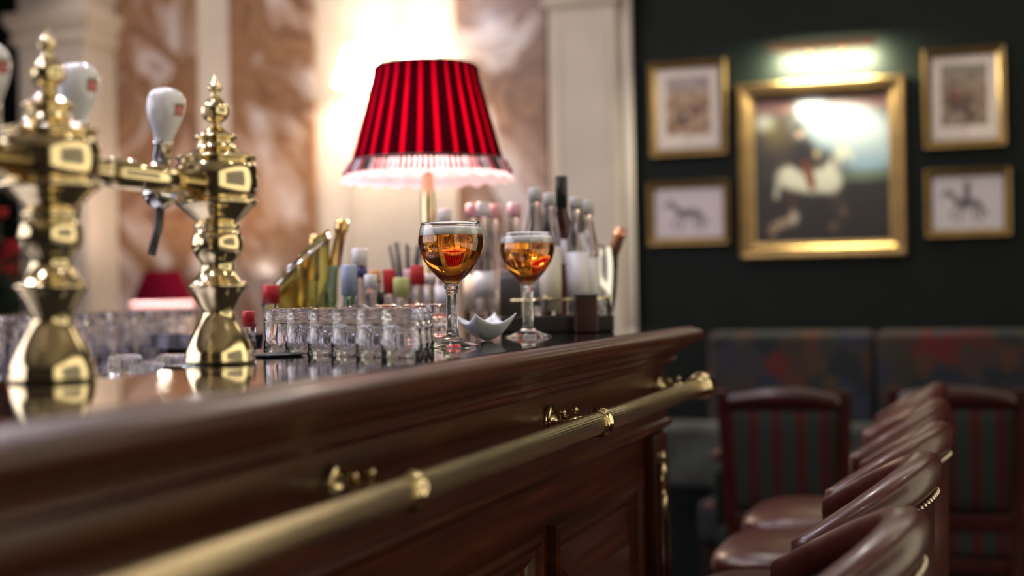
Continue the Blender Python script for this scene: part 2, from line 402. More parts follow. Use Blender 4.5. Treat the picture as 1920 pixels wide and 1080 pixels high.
# finial
mm = T3((XRAIL, 2.66, ZRAIL)) @ R3('X', -PI / 2)
MB().lathe(smooth_prof([(.013, -.01), (.011, .005), (.012, .012), (.020, .018), (.024, .026), (.026, .036), (.0265, .046), (.022, .052), (.021, .056), (.016, .060), (.008, .064), (0, .065)], 3), 36, mm).build('finial', 'brass', rail)
# worktops
top = MB()
pts = [(XE, -1.2), (XE, 1.44), (-.855, 1.44), (-.855, 1.345), (-.792, 1.345), (-.792, 1.148), (-.855, 1.148), (-.855, -1.2)]
n = len(pts); v = [(x, y, 1.12) for x, y in pts] + [(x, y, ZT) for x, y in pts]
top.add(v, [tuple(range(n, 2 * n)), tuple(range(n - 1, -1, -1))] + [(i, (i + 1) % n, n + (i + 1) % n, n + i) for i in range(n)])
wt = top.build('counter_top', 'black', None, bevel=.0015); tag(wt, 'glossy black bar counter top under the brass beer taps', 'counter top')
mb = MB()
pts = [(XE, 1.4402), (XE, YE), (-1.63, YE), (-1.63, 2.515), (-.965, 2.515), (-.965, 1.60), (-.885, 1.60), (-.885, 1.4402)]
n = len(pts); v = [(x, y, 1.12) for x, y in pts] + [(x, y, ZT) for x, y in pts]
mb.add(v, [tuple(range(n, 2 * n)), tuple(range(n - 1, -1, -1))] + [(i, (i + 1) % n, n + (i + 1) % n, n + i) for i in range(n)])
o = mb.build('counter_top', 'black', None); tag(o, 'glossy black L-shaped bar counter top under the beer glasses and red lamp', 'counter top')
# working side: lower station, drainer and rear counter
o = thing('bar_station', 'dark steel-topped under-counter station holding the short bottles', 'counter')
MB().box((-1.45, 1.61, 0), (-.975, 2.505, .965)).build('cabinet', 'dark', o)
MB().box((-1.46, 1.605, .966), (-.97, 2.51, .985)).build('steel_top', 'steel', o, bevel=.002)
o = thing('glass_drainer', 'steel drainer shelf behind the taps with ribbed glasses', 'shelf')
MB().box((-1.16, .7, 0), (-.89, 1.58, 1.05)).build('cabinet', 'dark', o)
MB().box((-1.17, .69, 1.051), (-.80, 1.59, 1.063)).build('steel_top', 'steel', o, bevel=.002)
o = thing('rear_counter', 'dark rear counter crowded with upturned tumblers behind the taps', 'counter')
MB().box((-2.45, .9, 0), (-1.72, 3.6, 1.02)).build('cabinet', 'dark', o)
MB().box((-2.47, .88, 1.021), (-1.70, 3.62, 1.045)).build('counter_slab', 'black', o, bevel=.002)
# ================================================================ BEER TOWER
px2m = .0005906
def col_profile(zb):
    pts = [(0, 135), (5, 147), (14, 165), (9, 171), (8, 178), (12, 184), (24, 196), (27, 207), (24, 220), (12, 230), (9, 235), (15, 240), (24, 247), (39, 254), (40, 260), (34, 265), (35, 272), (42, 281), (62, 290), (74, 294), (76, 297), (74, 300), (68, 303), (73, 311), (77, 324), (78.5, 338), (77.5, 353), (74, 366), (69, 373), (76, 377), (76, 384), (66, 392), (52, 405), (42, 414), (38, 419), (43, 422), (43, 428), (40, 432), (45, 440), (48, 452), (48, 463), (44, 476), (34, 490), (31, 500), (35, 512), (46, 526), (55, 534), (55, 539), (47, 550), (37, 568), (31, 581), (30, 589), (36, 603), (47, 622), (57, 642), (63, 658), (64.5, 670), (61.5, 682)]
    return [(r * px2m, zb + (682 - y) * px2m) for r, y in pts][::-1]
def finprof(p):
    out = []
    for i in range(len(p) - 1):
        out.append(p[i])
    out.append(p[-1]); return out
tower = thing('beer_tower', 'polished brass beer tower of turned columns joined by a brass tube', 'beer tap', (0, 0, 0))
rc = atZ(412, 682, ZT)
TX = -.812
for Y in (1.392, 1.096):
    mb = MB(); pr = col_profile(0)
    pr = [(0, 0)] + pr
    # light smoothing while keeping the crisp lips
    mb.lathe(smooth_prof(pr, 3), 64, T3((TX, Y, ZT + .0003)))
    mb.build('column', 'brass', tower)
ZX = 1.225 + (555 - 343) / F * 1.54
mb = MB().lathe([(.0145, 0), (.0145, .18)], 32, T3((TX, 1.195, ZX)) @ R3('X', -PI / 2)); xb_ = mb.build('cross_tube', 'brass', tower)
MB().lathe([(.0115, 0), (.0115, .05), (.0135, .052), (.0135, .064), (.0115, .066), (.0115, .09)], 32, T3((TX, 1.12, ZX)) @ R3('X', -PI / 2)).build('tube_joint', 'brass', xb_)
MB().lathe([(.0145, 0), (.0145, .26)], 32, T3((TX, .80, ZX)) @ R3('X', -PI / 2)).build('cross_tube', 'brass', tower)
# handles: emblem mapped on the bulb
def text_mesh(txt, size):
    cu = bpy.data.curves.new('t', 'FONT'); cu.body = txt; cu.size = size; cu.align_x = 'CENTER'; cu.align_y = 'CENTER'; cu.resolution_u = 2
    ob = bpy.data.objects.new('t', cu); C.objects.link(ob)
    dg = bpy.context.evaluated_depsgraph_get(); me = bpy.data.meshes.new_from_object(ob.evaluated_get(dg))
    vs = [tuple(v.co) for v in me.vertices]; fs = [tuple(p.vertices) for p in me.polygons]
    bpy.data.objects.remove(ob); bpy.data.meshes.remove(me); return vs, fs
handle_pts = [(0, 0), (.0095, .0005), (.0105, .003), (.0130, .010), (.0170, .020), (.0198, .030), (.0208, .038), (.0200, .046), (.0165, .0525), (.009, .0568), (0, .0578)]
hp = smooth_prof(handle_pts, 5)
def hr(z):
    for (r1, z1), (r2, z2) in zip(hp, hp[1:]):
        if z1 <= z <= z2 and z2 > z1: return r1 + (r2 - r1) * (z - z1) / (z2 - z1)
    return .01
def wrap(mb, vs, fs, zc, ang, off):
    out = []
    for x, y, *_ in vs:
        z = zc + y; r = hr(z) + off; a = ang + x / .0208
        out.append((r * math.cos(a), r * math.sin(a), z))
    mb.add(out, fs)
def grid_rect(w, h, nx=10, ny=6, shape=None):
    vs = []; fs = []
    for j in range(ny + 1):
        for i in range(nx + 1):
            x = -w / 2 + w * i / nx; y = -h / 2 + h * j / ny
            if shape: x, y = shape(x, y, i / nx, j / ny)
            vs.append((x, y))
    for j in range(ny):
        for i in range(nx): a = j * (nx + 1) + i; fs.append((a, a + 1, a + nx + 2, a + nx + 1))
    return vs, fs
def tap(X, Y, dz, tilt=0.0):
    t = MB()
    zc = ZX + dz
    base = T3((X, Y, zc))
    t.ball((0, 0, -.006), .0185, 28, 14, mat=base)
    t.lathe([(.012, .008), (.0145, .011), (.0145, .014), (.010, .017), (.0085, .026), (.0085, .03)], 28, base)
    t.tube([(X, Y, zc - .004), (TX - .010, Y, zc - .002)], .0095, 16)
    fc = t.build('faucet', 'chrome', tower)
    h = base @ R3('Y', tilt)
    MB().lathe([(.0085, .024), (.0088, .030), (.0105, .031), (.0105, .046), (.0112, .047), (.0112, .050), (.0095, .051)], 28, h).build('chrome_collar', 'chrome', fc)
    H = h @ T3((0, 0, .0505))
    MB().lathe(hp, 40, H).build('tap_handle', 'ceramic', fc)
    ang = math.radians(-10)
    for mt, w_, hh, zz, off, nmm in (('emb_dark', .0145, .0118, .0336, .0002, 'emblem_border'), ('emb_red', .0132, .0100, .0332, .0005, 'emblem')):
        mb = MB(); vs, fs = grid_rect(w_, hh); mb2 = MB(); wrap(mb2, vs, fs, zz, ang, off); mb.add(mb2.v, mb2.f, H); mb.build(nmm, mt, fc)
    mb2 = MB()
    for bx in (-.004, 0, .004):
        wrap(mb2, [(bx - .0016, -.0015), (bx + .0016, -.0015), (bx, .0022)], [(0, 1, 2)], .0405, ang, .0005)
    mb = MB().add(mb2.v, mb2.f, H); mb.build('emblem_crown', 'emb_dark', fc)
    mb2 = MB()
    for txt, y in (('STELLA', .0021), ('ARTOIS', -.0022)):
        vs, fs = text_mesh(txt, .0040); vs = [(v[0], v[1] + y) for v in vs]; wrap(mb2, vs, fs, .0332, ang, .0008)
    mb = MB().add(mb2.v, mb2.f, H); mb.build('emblem_lettering', 'white', fc)
    s_ = MB().tube([(X, Y, zc - .018), (X - .003, Y - .001, zc - .045), (X - .010, Y - .004, zc - .074)], .0048, 14, rad=[.0052, .005, .0046])
    s_.build('spout', 'darktube', fc)
for px, X, dz, tl in ((300, -.855, -.003, .10), (146, -.875, .008, .03), (-14, -.87, .006, -.04)):
    p = atX(px, 343, X); tap(X, p.y, dz, tl)
# ================================================================ WINE GLASSES WITH BEER
outer = smooth_prof([(.0375, 0), (.0378, .0018), (.030, .0042), (.018, .0085), (.0105, .0135), (.0085, .019), (.0080, .030), (.0078, .055), (.0082, .076), (.0105, .080), (.0108, .0835), (.0098, .086), (.0130, .0895), (.0215, .0975), (.0320, .110), (.0400, .1235), (.0442, .137), (.0447, .146), (.0432, .157), (.0405, .169)], 4)
inner = smooth_prof([(.0396, .1692), (.0422, .157), (.0436, .146), (.0431, .137), (.0389, .1235), (.0308, .1105), (.0200, .0988), (.0090, .0925), (0, .0915)], 4)
def facet(n, lo, hi):
    def rf(a, k):
        z = outer_z[k]
        if z is None: return 1
        wgt = 1 if z < lo else max(0, 1 - (z - lo) / (hi - lo))
        c = math.cos(PI / n) / math.cos((a % (2 * PI / n)) - PI / n)
        return 1 + (c - 1) * wgt
    return rf
allp = outer + inner
outer_z = [p[1] if i < len(outer) else None for i, p in enumerate(allp)]
BEER = .1515
def beer_glass(loc, rot, label):
    t = thing('beer_glass', label, 'glass', loc, rot)
    MB().lathe([(0, 0)] + allp, 96, rf=lambda a, k: facet(8, .080, .088)(a, k - 1) if k else 1).build('goblet', 'glass', t)
    bp = [(r + .0004, z - .0002) for r, z in inner if z < BEER]
    rr = np.interp(BEER, [z for r, z in inner][::-1], [r for r, z in inner][::-1]) + .0004
    MB().lathe([(0, BEER), (rr - .0002, BEER)] + [(rr, BEER - .0003)] + bp, 96).build('beer', 'beer', t)
    r2 = float(np.interp(BEER + .010, [z for r, z in inner][::-1], [r for r, z in inner][::-1]))
    MB().lathe([(0, BEER + .0002), (rr - .0008, BEER + .0002), (r2 - .0003, BEER + .009), (r2 - .004, BEER + .0108), (r2 - .012, BEER + .010), (0, BEER + .0095)], 64).build('foam', 'foam', t)
    return t
g1 = atZ(849, 651, ZT); g2 = atZ(991, 632, ZT)
beer_glass((g1.x, g1.y, ZT + .0002), .3, 'sharply focused stemmed glass of amber beer, nearest of the two on the counter')
beer_glass((g2.x, g2.y, ZT + .0002), .9, 'slightly blurred stemmed glass of amber beer behind the white nut dish')
# ================================================================ WAVY WHITE DISH + NUTS
bw = atZ(911, 639, ZT)
N = 24; v = []; f = []
def dishz(u, w_):
    r2 = u * u + w_ * w_; c = (abs(u) * abs(w_))
    return .002 + .025 * max(abs(u), abs(w_)) ** 2.3 + .015 * c ** 2
for side in (0, 1):
    for j in range(N + 1):
        for i in range(N + 1):
            u = -1 + 2 * i / N; w_ = -1 + 2 * j / N
            s_ = .0325 * (1 + .06 * (abs(u * w_)))
            s_ *= (.62 + .38 * max(abs(u), abs(w_)) ** .8)
            x, y = u * s_, w_ * s_
            z = dishz(u, w_) - (0 if side == 0 else .0022)
            v.append((x, y, max(z, 0.0 if side else .0024)))
q = (N + 1) ** 2
for j in range(N):
    for i in range(N):
        a = j * (N + 1) + i
        f.append((a, a + 1, a + N + 2, a + N + 1)); f.append((q + a, q + a + N + 1, q + a + N + 2, q + a + 1))
for i in range(N):
    for a, b in ((i, i + 1), (N * (N + 1) + i + 1, N * (N + 1) + i), ((i + 1) * (N + 1), i * (N + 1)), (i * (N + 1) + N, (i + 1) * (N + 1) + N)):
        f.append((b, a, q + a, q + b))
dz_ = Matrix.Diagonal((1, 1, 1.0, 1))
dish = MB().add(v, f, None, True).build('snack_dish', 'bowl', None, loc=(bw.x, bw.y, ZT + .0004), rotz=math.radians(18.6 + 28))
tag(dish, 'small white wavy porcelain dish with upturned corners between the beer glasses', 'dish')
rng = random.Random(3)
for k in range(9):
    a = k * 2.4; r = .0032 * math.sqrt(k) * 1.7
    mb = MB().ball((0, 0, 0), .0052, 12, 8, (1.35, .85, .8))
    o = mb.build('nut', 'nut', None, loc=(bw.x + r * math.cos(a), bw.y + r * math.sin(a), ZT + .0125 + (.007 if k < 4 else 0) + r * .22), rotz=rng.random() * 6)
    tag(o, 'small brown nut lying in the white dish', 'nut', 'nuts in the white dish')
# ================================================================ TABLE LAMP
def lamp(name, label, base, R, H, top_ratio, foot_h, mats, fringe=True, beads=True, power=12, npl=30):
    t = thing(name, label, 'lamp', base)
    zt, zb = foot_h + H, foot_h
    # pleated shade: geometry folds, flared skirt
    seg = npl * 6
    prof = [(R * top_ratio, zt), (R * (top_ratio + .02), zt - .02 * H)] + [(R * (top_ratio + (.86 - top_ratio) * s_ ** 1.06), zt - H * (.84 * s_)) for s_ in (.1, .25, .4, .55, .7, .85, 1)]
    def rf(a, k):
        ph = (a * npl / (2 * PI)) % 1
        return 1 + (.016 if ph < .5 else -.016)
    vv = []; ff = []
    for k, (r, z) in enumerate(prof):
        for j in range(seg):
            a = 2 * PI * j / seg; rr = r * rf(a, k); vv.append((rr * math.cos(a), rr * math.sin(a), z))
    me_i = []
    for k in range(len(prof) - 1):
        for j in range(seg):
            j2 = (j + 1) % seg
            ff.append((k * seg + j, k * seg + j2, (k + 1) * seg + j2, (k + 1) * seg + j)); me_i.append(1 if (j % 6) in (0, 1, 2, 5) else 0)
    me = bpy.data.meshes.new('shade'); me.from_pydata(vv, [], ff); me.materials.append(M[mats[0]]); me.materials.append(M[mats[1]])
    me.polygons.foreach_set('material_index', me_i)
    sh = bpy.data.objects.new('shade', me); C.objects.link(sh); sh.parent = t
    so = sh.modifiers.new('s', 'SOLIDIFY'); so.thickness = .0015
    # pale skirt, added to stand in for the glowing inside of the shade
    rt_ = prof[-1][0]; zt2 = prof[-1][1]
    skp = [(rt_ * 1.0, zt2 + .002), (rt_ * 1.02, zt2 - .012 * H / .215), (rt_ * 1.07, zt2 - .024 * H / .215), (R, zb)]
    v2 = []; f2 = []; s2 = 240
    for k, (r, z) in enumerate(skp):
        for j in range(s2): a = 2 * PI * j / s2; rr = r * (1 + .012 * math.cos(48 * a) * k / 3); v2.append((rr * math.cos(a), rr * math.sin(a), z - (.006 * H / .215 * (.5 + .5 * math.cos(24 * a)) if k == 3 else 0)))
    for k in range(3):
        for j in range(s2): f2.append((k * s2 + j, k * s2 + (j + 1) % s2, (k + 1) * s2 + (j + 1) % s2, (k + 1) * s2 + j))
    MB().add(v2, f2, None, True).build('skirt', 'sheer', sh)
    for r, z, th in ((prof[0][0], zt, .0022 * R / .174), (prof[8][0] * 1.01, prof[8][1], .0036 * R / .174)):
        MB().lathe([(r + th * math.cos(q), z + th * math.sin(q)) for q in [2 * PI * i / 8 for i in range(8)]], 72, closed=True).build('trim_band', 'trimdark', sh)
    if beads:
        for idx, mt in enumerate(('bead_white', 'bead_black', 'bead_red')):
            mb = MB(); rg = random.Random(idx + 5)
            nb = 96
            for j in range(nb):
                if (j * 7 // 3) % 3 != idx: continue
                a = 2 * PI * j / nb
                r1 = prof[8][0] * 1.02 + .004; z1 = prof[8][1] - .004
                r2 = R * 1.02; z2 = zb - .004
                for q in range(4):
                    s_ = (q + .5) / 6.5
                    r = r1 + (r2 - r1) * s_ ** 1.3 + .002; z = z1 + (z2 - z1) * s_
                    mb.ball((r * math.cos(a), r * math.sin(a), z), .0040, 6, 4, (1, 1, 1.3))
            tag(mb.build('bead_fringe', mt, sh), kind='stuff')
    if False:
        mb = MB()
        for j in range(150):
            a = 2 * PI * j / 150; r = R * 1.0
            L = .016 + .004 * math.sin(j * 12.9)
            mb.tube([(r * math.cos(a), r * math.sin(a), zb + .002), ((r + .001) * math.cos(a + .004), (r + .001) * math.sin(a + .004), zb - L)], .0022, 5)
        tag(mb.build('thread_fringe', 'fringe', sh), kind='stuff')
    # stem + base
    st = smooth_prof([(.0, 0), (.050, 0), (.052, .006), (.046, .014), (.034, .022), (.020, .032), (.014, .045), (.020, .055), (.014, .066), (.0125, .09), (.0135, foot_h * .6), (.015, foot_h * .8), (.012, foot_h), (.010, foot_h + .35 * H), (.004, foot_h + .36 * H)], 3)
    k_ = R / .18
    MB().lathe([(r * k_, z) for r, z in st], 36).build('stem', 'brass', t)
    bl = foot_h + H * .5
    MB().ball((0, 0, bl), .03 * k_, 20, 12, (1, 1, 1.3)).build('bulb', 'bulb', t)
    MB().lathe([(R * top_ratio * .93, zt - .004), (R * top_ratio * .93, zt - .007)], 6).build('shade_ring', 'brass', t) if False else None
    mb = MB()
    for q in range(3):
        a = q * 2 * PI / 3; mb.tube([(.006, 0, bl + .045 * k_), (R * top_ratio * .97 * math.cos(a), R * top_ratio * .97 * math.sin(a), zt - .006)], .0016, 6)
    mb.build('shade_carrier', 'brass', t)
    return t
def translucent(name, col, tcol, mixf=.5, rough=.8):
    mt = bpy.data.materials.new(name); mt.use_nodes = True; nt = mt.node_tree; nt.nodes.clear()
    o = nt.nodes.new('ShaderNodeOutputMaterial'); d = nt.nodes.new('ShaderNodeBsdfDiffuse'); t = nt.nodes.new('ShaderNodeBsdfTranslucent'); mx = nt.nodes.new('ShaderNodeMixShader')
    d.inputs[0].default_value = (*col, 1); t.inputs[0].default_value = (*tcol, 1); mx.inputs[0].default_value = mixf
    nt.links.new(d.outputs[0], mx.inputs[1]); nt.links.new(t.outputs[0], mx.inputs[2]); nt.links.new(mx.outputs[0], o.inputs[0]); return mt
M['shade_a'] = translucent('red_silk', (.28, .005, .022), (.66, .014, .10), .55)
M['shade_b'] = translucent('red_silk_fold', (.09, .002, .008), (.045, .001, .005), .4)  # darker copy of the silk: shade of the pleat folds put into its colour
M['shade_far'] = translucent('crimson_shade', (.15, .006, .022), (.06, .003, .008), .4)
M['sheer'] = translucent('sheer_pink_skirt', (.92, .70, .78), (.97, .66, .78), .75)
M['fringe'] = translucent('pink_fringe', (.75, .22, .32), (.95, .35, .48), .6)
M['trimdark'] = pbr('dark_trim', (.03, .004, .008), .6)
M['bead_white'] = pbr('white_bead', (.75, .72, .80), .1, trans=.5)
M['bead_black'] = pbr('black_bead', (.02, .02, .03), .1)
M['bead_red'] = pbr('red_bead', (.45, .01, .03), .15)
M['bulb'] = pbr('lamp_bulb', (1, .95, .9), .4, emit=(1, .80, .62), estr=45)
LD = 2.87
lp = atD(806, 560, LD); LB = (lp.x, lp.y, ZT)
print('lamp', lp)
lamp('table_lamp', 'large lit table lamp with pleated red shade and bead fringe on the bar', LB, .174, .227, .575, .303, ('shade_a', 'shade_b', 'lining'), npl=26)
light('POINT', (lp.x, lp.y, ZT + .375), 15, (1, .78, .60), rad=.03)
# far small lamp on a side table
sp = atY(305, 560, 5.0)
lamp('table_lamp', 'small blurred red lamp glowing against the marble behind the right brass column', (sp.x, sp.y, .75), .138, .145, .50, .435, ('shade_far', 'shade_far', 'lining'), beads=False, npl=24)
light('POINT', (sp.x, sp.y, .75 + .56), 22, (1, .80, .62), rad=.03)
stb = thing('side_table', 'small round dark table under the distant red lamp', 'table', (sp.x, sp.y, 0))
MB().lathe([(0, .715), (.27, .715), (.28, .73), (.28, .742), (.27, .7495), (0, .7495)], 40).build('tabletop', 'dkwood', stb)
MB().lathe([(0, 0), (.19, 0), (.18, .025), (.05, .06), (.03, .2), (.035, .5), (.05, .7), (0, .714)], 24).build('pedestal', 'dkwood', stb)
# ================================================================ WALL SCONCE
M['sconce'] = pbr('lit_cream_shade', (1, .92, .8), .8, emit=(1, .84, .62), estr=14)
sc = atY(735, 200, 5.36); sco = thing('wall_sconce', 'two-armed wall light with glowing cream shades behind the red lamp', 'wall light', (sc.x, YW - .031, 0))
zs_ = atY(735, 205, 5.4).z
MB().lathe([(0, 0), (.05, 0), (.045, .012), (.02, .018), (0, .02)], 24, T3((0, 0, zs_)) @ R3('X', PI / 2)).build('backplate', 'brass', sco)
for s_ in (-1, 1):
    x = s_ * .13
    MB().tube([(0, -.015, zs_), (x * .4, -.08, zs_ - .05), (x * .85, -.13, zs_ - .05), (x, -.14, zs_ - .01), (x, -.14, zs_ + .05)], .008, 10).build('arm', 'brass', sco)
    MB().lathe([(0, zs_ + .03), (.022, zs_ + .035), (.024, zs_ + .045), (.010, zs_ + .05), (.010, zs_ + .13), (0, zs_ + .13)], 16, T3((x, -.14, 0))).build('candle', 'white', sco)
    MB().lathe([(.105, zs_ + .10), (.055, zs_ + .25), (.054, zs_ + .25), (.104, zs_ + .10)], 32, T3((x, -.14, 0)), closed=True).build('shade', 'sconce', sco)
    light('POINT', (sc.x + x, YW - .17, zs_ + .16), 22, (1, .84, .66), rad=.04)
# ================================================================ BOTTLES
def tint(name, col, rough=.03): return pbr(name, col, rough, 0, 1, 1.45)
M['b_clear'] = tint('clear_bottle', (.95, .93, .97)); M['b_green'] = tint('green_bottle', (.35, .62, .50)); M['b_blue'] = tint('blue_bottle', (.45, .68, .90))
M['b_amber'] = tint('amber_bottle', (.45, .14, .04)); M['b_dark'] = tint('dark_bottle', (.10, .02, .015)); M['b_pink'] = tint('pink_bottle', (.96, .84, .86)); M['b_yel'] = tint('yellow_bottle', (.75, .72, .30))
for n_, c_ in (('c_red', (.55, .02, .03)), ('c_white', (.80, .76, .80)), ('c_navy', (.05, .04, .16)), ('c_yel', (.55, .55, .22)), ('c_pink', (.80, .45, .52)), ('c_orange', (.80, .35, .15)), ('c_blue', (.35, .42, .60)), ('lab', (.70, .68, .72)), ('lab_cream', (.62, .56, .46)), ('lab_red', (.6, .12, .10)), ('c_steel', (.55, .53, .52))):
    M[n_] = pbr(n_.replace('c_', 'cap_').replace('lab', 'label_paper') , c_, .4)
def bottle(px, ytop, X=None, D=None, zb=None, r=.022, glass='b_clear', cap='c_steel', capr=.011, caph=.018, shoulder=.55, label=None, lz=(.15, .42), text='', neck=.0085, extra=None):
    p = atX(px, 540, X) if X is not None else atD(px, 540, D)
    d = (p - CAM).dot(fw); top = (CAM + ray(px, ytop) * d)
    # position uses the top point so the tilt of the camera is honoured
    H = top.z - zb
    t = thing('bottle', text, 'bottle', (top.x, top.y, zb))
    sh = H * shoulder; hb = H - caph
    pr = smooth_prof([(0, .001), (r * .9, 0), (r, .006), (r, .02), (r, sh * .5), (r, sh), (r * .85, sh + .018), (neck * 1.2, sh + .045 * H / .24), (neck, sh + .06 * H / .24), (neck, hb - .006), (neck * 1.12, hb - .004), (neck * 1.12, hb)], 2)
    MB().lathe(pr, 28).build('body', glass, t)
    MB().lathe([(0, hb - .004), (capr, hb - .004), (capr, H - .002), (capr * .9, H), (0, H)], 20).build('cap', cap, t)
    if label: MB().lathe([(r + .0004, sh * lz[0] * 2), (r + .0007, sh * lz[0] * 2), (r + .0007, sh * lz[1] * 2), (r + .0004, sh * lz[1] * 2)], 28, closed=True).build('paper_label', label, t)
    if extra: 
        z0, z1, mt = extra; MB().lathe([(neck * 1.15, H * z0), (neck * 1.3, H * z0), (neck * 1.25, H * z1), (neck * 1.15, H * z1)], 24, closed=True).build('neck_band', mt, t)
    return t
ZR = ZT + .030     # rack floor
D0 = 2.60
tall = [  # px, ytop, D, r, glass, cap, capr, caph, shoulder, label, lz, text, neck
    (1003, 352, 2.60, .0215, 'b_clear', 'c_steel', .0125, .02, .60, 'lab', (.06, .44), 'tall clear bottle with grey stopper and white label, left end of the rack', .0105),
    (1030, 362, 2.55, .0190, 'b_clear', 'c_steel', .0115, .018, .62, 'lab_cream', (.03, .44), 'clear bottle with cream label beside the tall black-capped bottle', .0100),
    (1052, 330, 2.62, .0230, 'b_dark', 'black_m', .0110, .055, .55, 'lab', (.33, .49), 'tallest bottle, with long black cap and dark red contents', .0095),
    (1080, 370, 2.56, .0200, 'b_clear', 'c_steel', .0115, .016, .58, 'lab', (.10, .46), 'clear bottle with white label just right of the black-capped bottle', .0100),
    (1101, 376, 2.62, .0200, 'b_clear', 'c_steel', .0120, .02, .56, 'lab', (.08, .44), 'rightmost clear bottle with white label on the rack', .0105),
]
for px, yt, D, r, gl, cp, cr, chh, shd, lb, lz, tx, nk in tall:
    bottle(px, yt, D=D, zb=ZR, r=r, glass=gl, cap=cp, capr=cr, caph=chh, shoulder=shd, label=lb, lz=lz, text=tx, neck=nk)
back = [(833, 392, 'b_pink', 'c_white', 'lab', 'pink-tinted bottle with white cap directly behind the lamp stem'),
        (886, 383, 'b_pink', 'c_pink', 'lab', 'clear bottle with pink cap, leftmost of the row behind the near beer glass'),
        (906, 380, 'b_clear', 'c_white', 'lab', 'clear bottle with white cap between two pink-capped bottles'),
        (927, 384, 'b_pink', 'c_pink', 'lab', 'bottle with pink cap and reddish label just left of the far beer glass'),
        (965, 381, 'b_clear', 'c_pink', 'lab', 'clear bottle with pink cap directly behind the far beer glass')]
for i, (px, yt, gl, cp, lb, tx) in enumerate(back):
    bottle(px, yt, D=(2.74, 2.83, 2.765, 2.83, 2.765)[i], zb=ZT + .0005, r=.020, glass=gl, cap=cp, capr=.0135, caph=.022, shoulder=.52, label=('lab', 'lab_cream', 'lab', 'lab_cream', 'lab')[i], lz=((.2, .36), (.14, .42), (.24, .44), (.1, .3), (.2, .4))[i], text=tx, neck=.0115)
ZS = .9855
short = [
    (508, 534, 'b_clear', 'c_red', .026, 'lab', 'short bottle with red cap and white label by the ice bucket', .022, .014),
    (466, 583, 'b_clear', 'c_red', .018, None, 'low bottle with red cap right of the right brass column', .020, .009),
    (654, 497, 'b_green', 'c_blue', .045, None, 'green bottle with tall pale cap, left of the short bottle cluster', .040, .013),
    (674, 466, 'b_clear', 'c_white', .026, 'lab_red', 'bottle with white cap and navy neck band among the short bottles', .036, .0135),
    (695, 515, 'b_pink', 'c_white', .018, None, 'pink bottle with small white cap in the short bottle cluster', .034, .011),
    (703, 506, 'b_clear', 'c_orange', .018, None, 'clear bottle with orange cap in the short bottle cluster', .030, .010),
    (709, 547, 'b_blue', 'black_m', .022, None, 'light blue bottle with black cap in front of the cluster', .040, .0105),
    (729, 505, 'b_clear', 'c_red', .040, None, 'clear bottle with tall red cap left of the yellow-capped bottle', .036, .0115),
    (752, 520, 'b_clear', 'c_yel', .030, None, 'clear bottle with yellow-green cap in the middle of the cluster', .036, .0140),
    (768, 505, 'b_pink', 'c_pink', .024, None, 'bottle with pink cap beneath the black straws', .032, .012),
    (783, 498, 'b_clear', 'c_red', .030, 'lab', 'clear bottle with broad red cap right of the pink-capped bottle', .036, .013),
    (803, 514, 'b_clear', 'c_white', .014, 'lab', 'clear bottle with flat white cap behind the near beer glass', .038, .015)]
for i, (px, yt, gl, cp, chh, lb, tx, r, cr) in enumerate(short):
    X = -.991 - (.052 if i % 2 and px < 770 else 0) if px > 600 else (-1.04 if i else -1.12)
    bottle(px, yt, X=X, zb=ZS, r=min(r, .0195), glass=gl, cap=cp, capr=cr, caph=chh, shoulder=.55, label=lb, lz=(.12, .4), text=tx, neck=.010, extra=(.84, .90, 'c_navy') if px == 674 else None)
# straws in a holder
hp_ = atD(762, 540, 2.80); hx, hy = hp_.x, hp_.y
d_ = (hp_ - CAM).dot(fw)
hold = thing('straw_holder', 'dark straw holder between short bottles and lamp stem', 'holder', (hx, hy, ZT + .0004))
MB().lathe([(0, 0), (.024, 0), (.026, .01), (.026, .08), (.024, .08), (.024, .012), (0, .012)], 24).build('cup', 'black_m', hold)
for k in range(9):
    a = 2 * PI * k / 9 + .3; le = .026
    zt_ = (CAM + ray(762, 455 + (k % 3) * 4) * d_).z
    mb = MB().tube([(.006 * math.cos(a), .006 * math.sin(a), .014), (.016 * math.cos(a), .016 * math.sin(a), .08), (.032 * math.cos(a), .032 * math.sin(a), zt_ - ZT)], .0034, 8)
    tag(mb.build('straw', 'straw', None, loc=(hx, hy, ZT + .0006)), 'black drinking straw fanned out in the dark holder behind the short bottles', 'straw', 'black straws in the holder')
# bottle rack
p = atD(1040, 600, 2.60)
rk = thing('bottle_rack', 'dark wooden bottle rack with brass rods near the bar end', 'rack', (0, 0, 0))
pa, pb = atD(938, 600, 2.60), atD(1146, 600, 2.60)
ang = math.atan2(rt.y, rt.x); Lr = (pb - pa).length; mid = (pa + pb) / 2
rk.location = (mid.x, mid.y, ZT + .0004); rk.rotation_euler.z = ang
MB().box((-Lr / 2, -.080, 0), (Lr / 2, .075, .029)).build('tray', 'dark', rk, bevel=.003)
for x in (-Lr / 2 + .02,):
    v = []; 
    arc = [(-.055, .029)] + [(-.055 + .065 * (1 - math.cos(q)) , .03 + .085 * math.sin(q)) for q in [PI * i / 14 for i in range(15)]] + [(.075, .029)]
    n = len(arc); vs = [(x - .02, a, b) for a, b in arc] + [(x + .02, a, b) for a, b in arc]
    MB().add(vs, [tuple(range(n)), tuple(range(2 * n - 1, n - 1, -1))] + [(i, (i + 1) % n, n + (i + 1) % n, n + i) for i in range(n)]).build('end_panel', 'dark', rk, bevel=.003)
MB().lathe([(.0022, 0), (.0022, Lr - .03)], 10, T3((-Lr / 2 + .02, -.076, .058)) @ R3('Y', PI / 2)).build('rod', 'brass', rk)
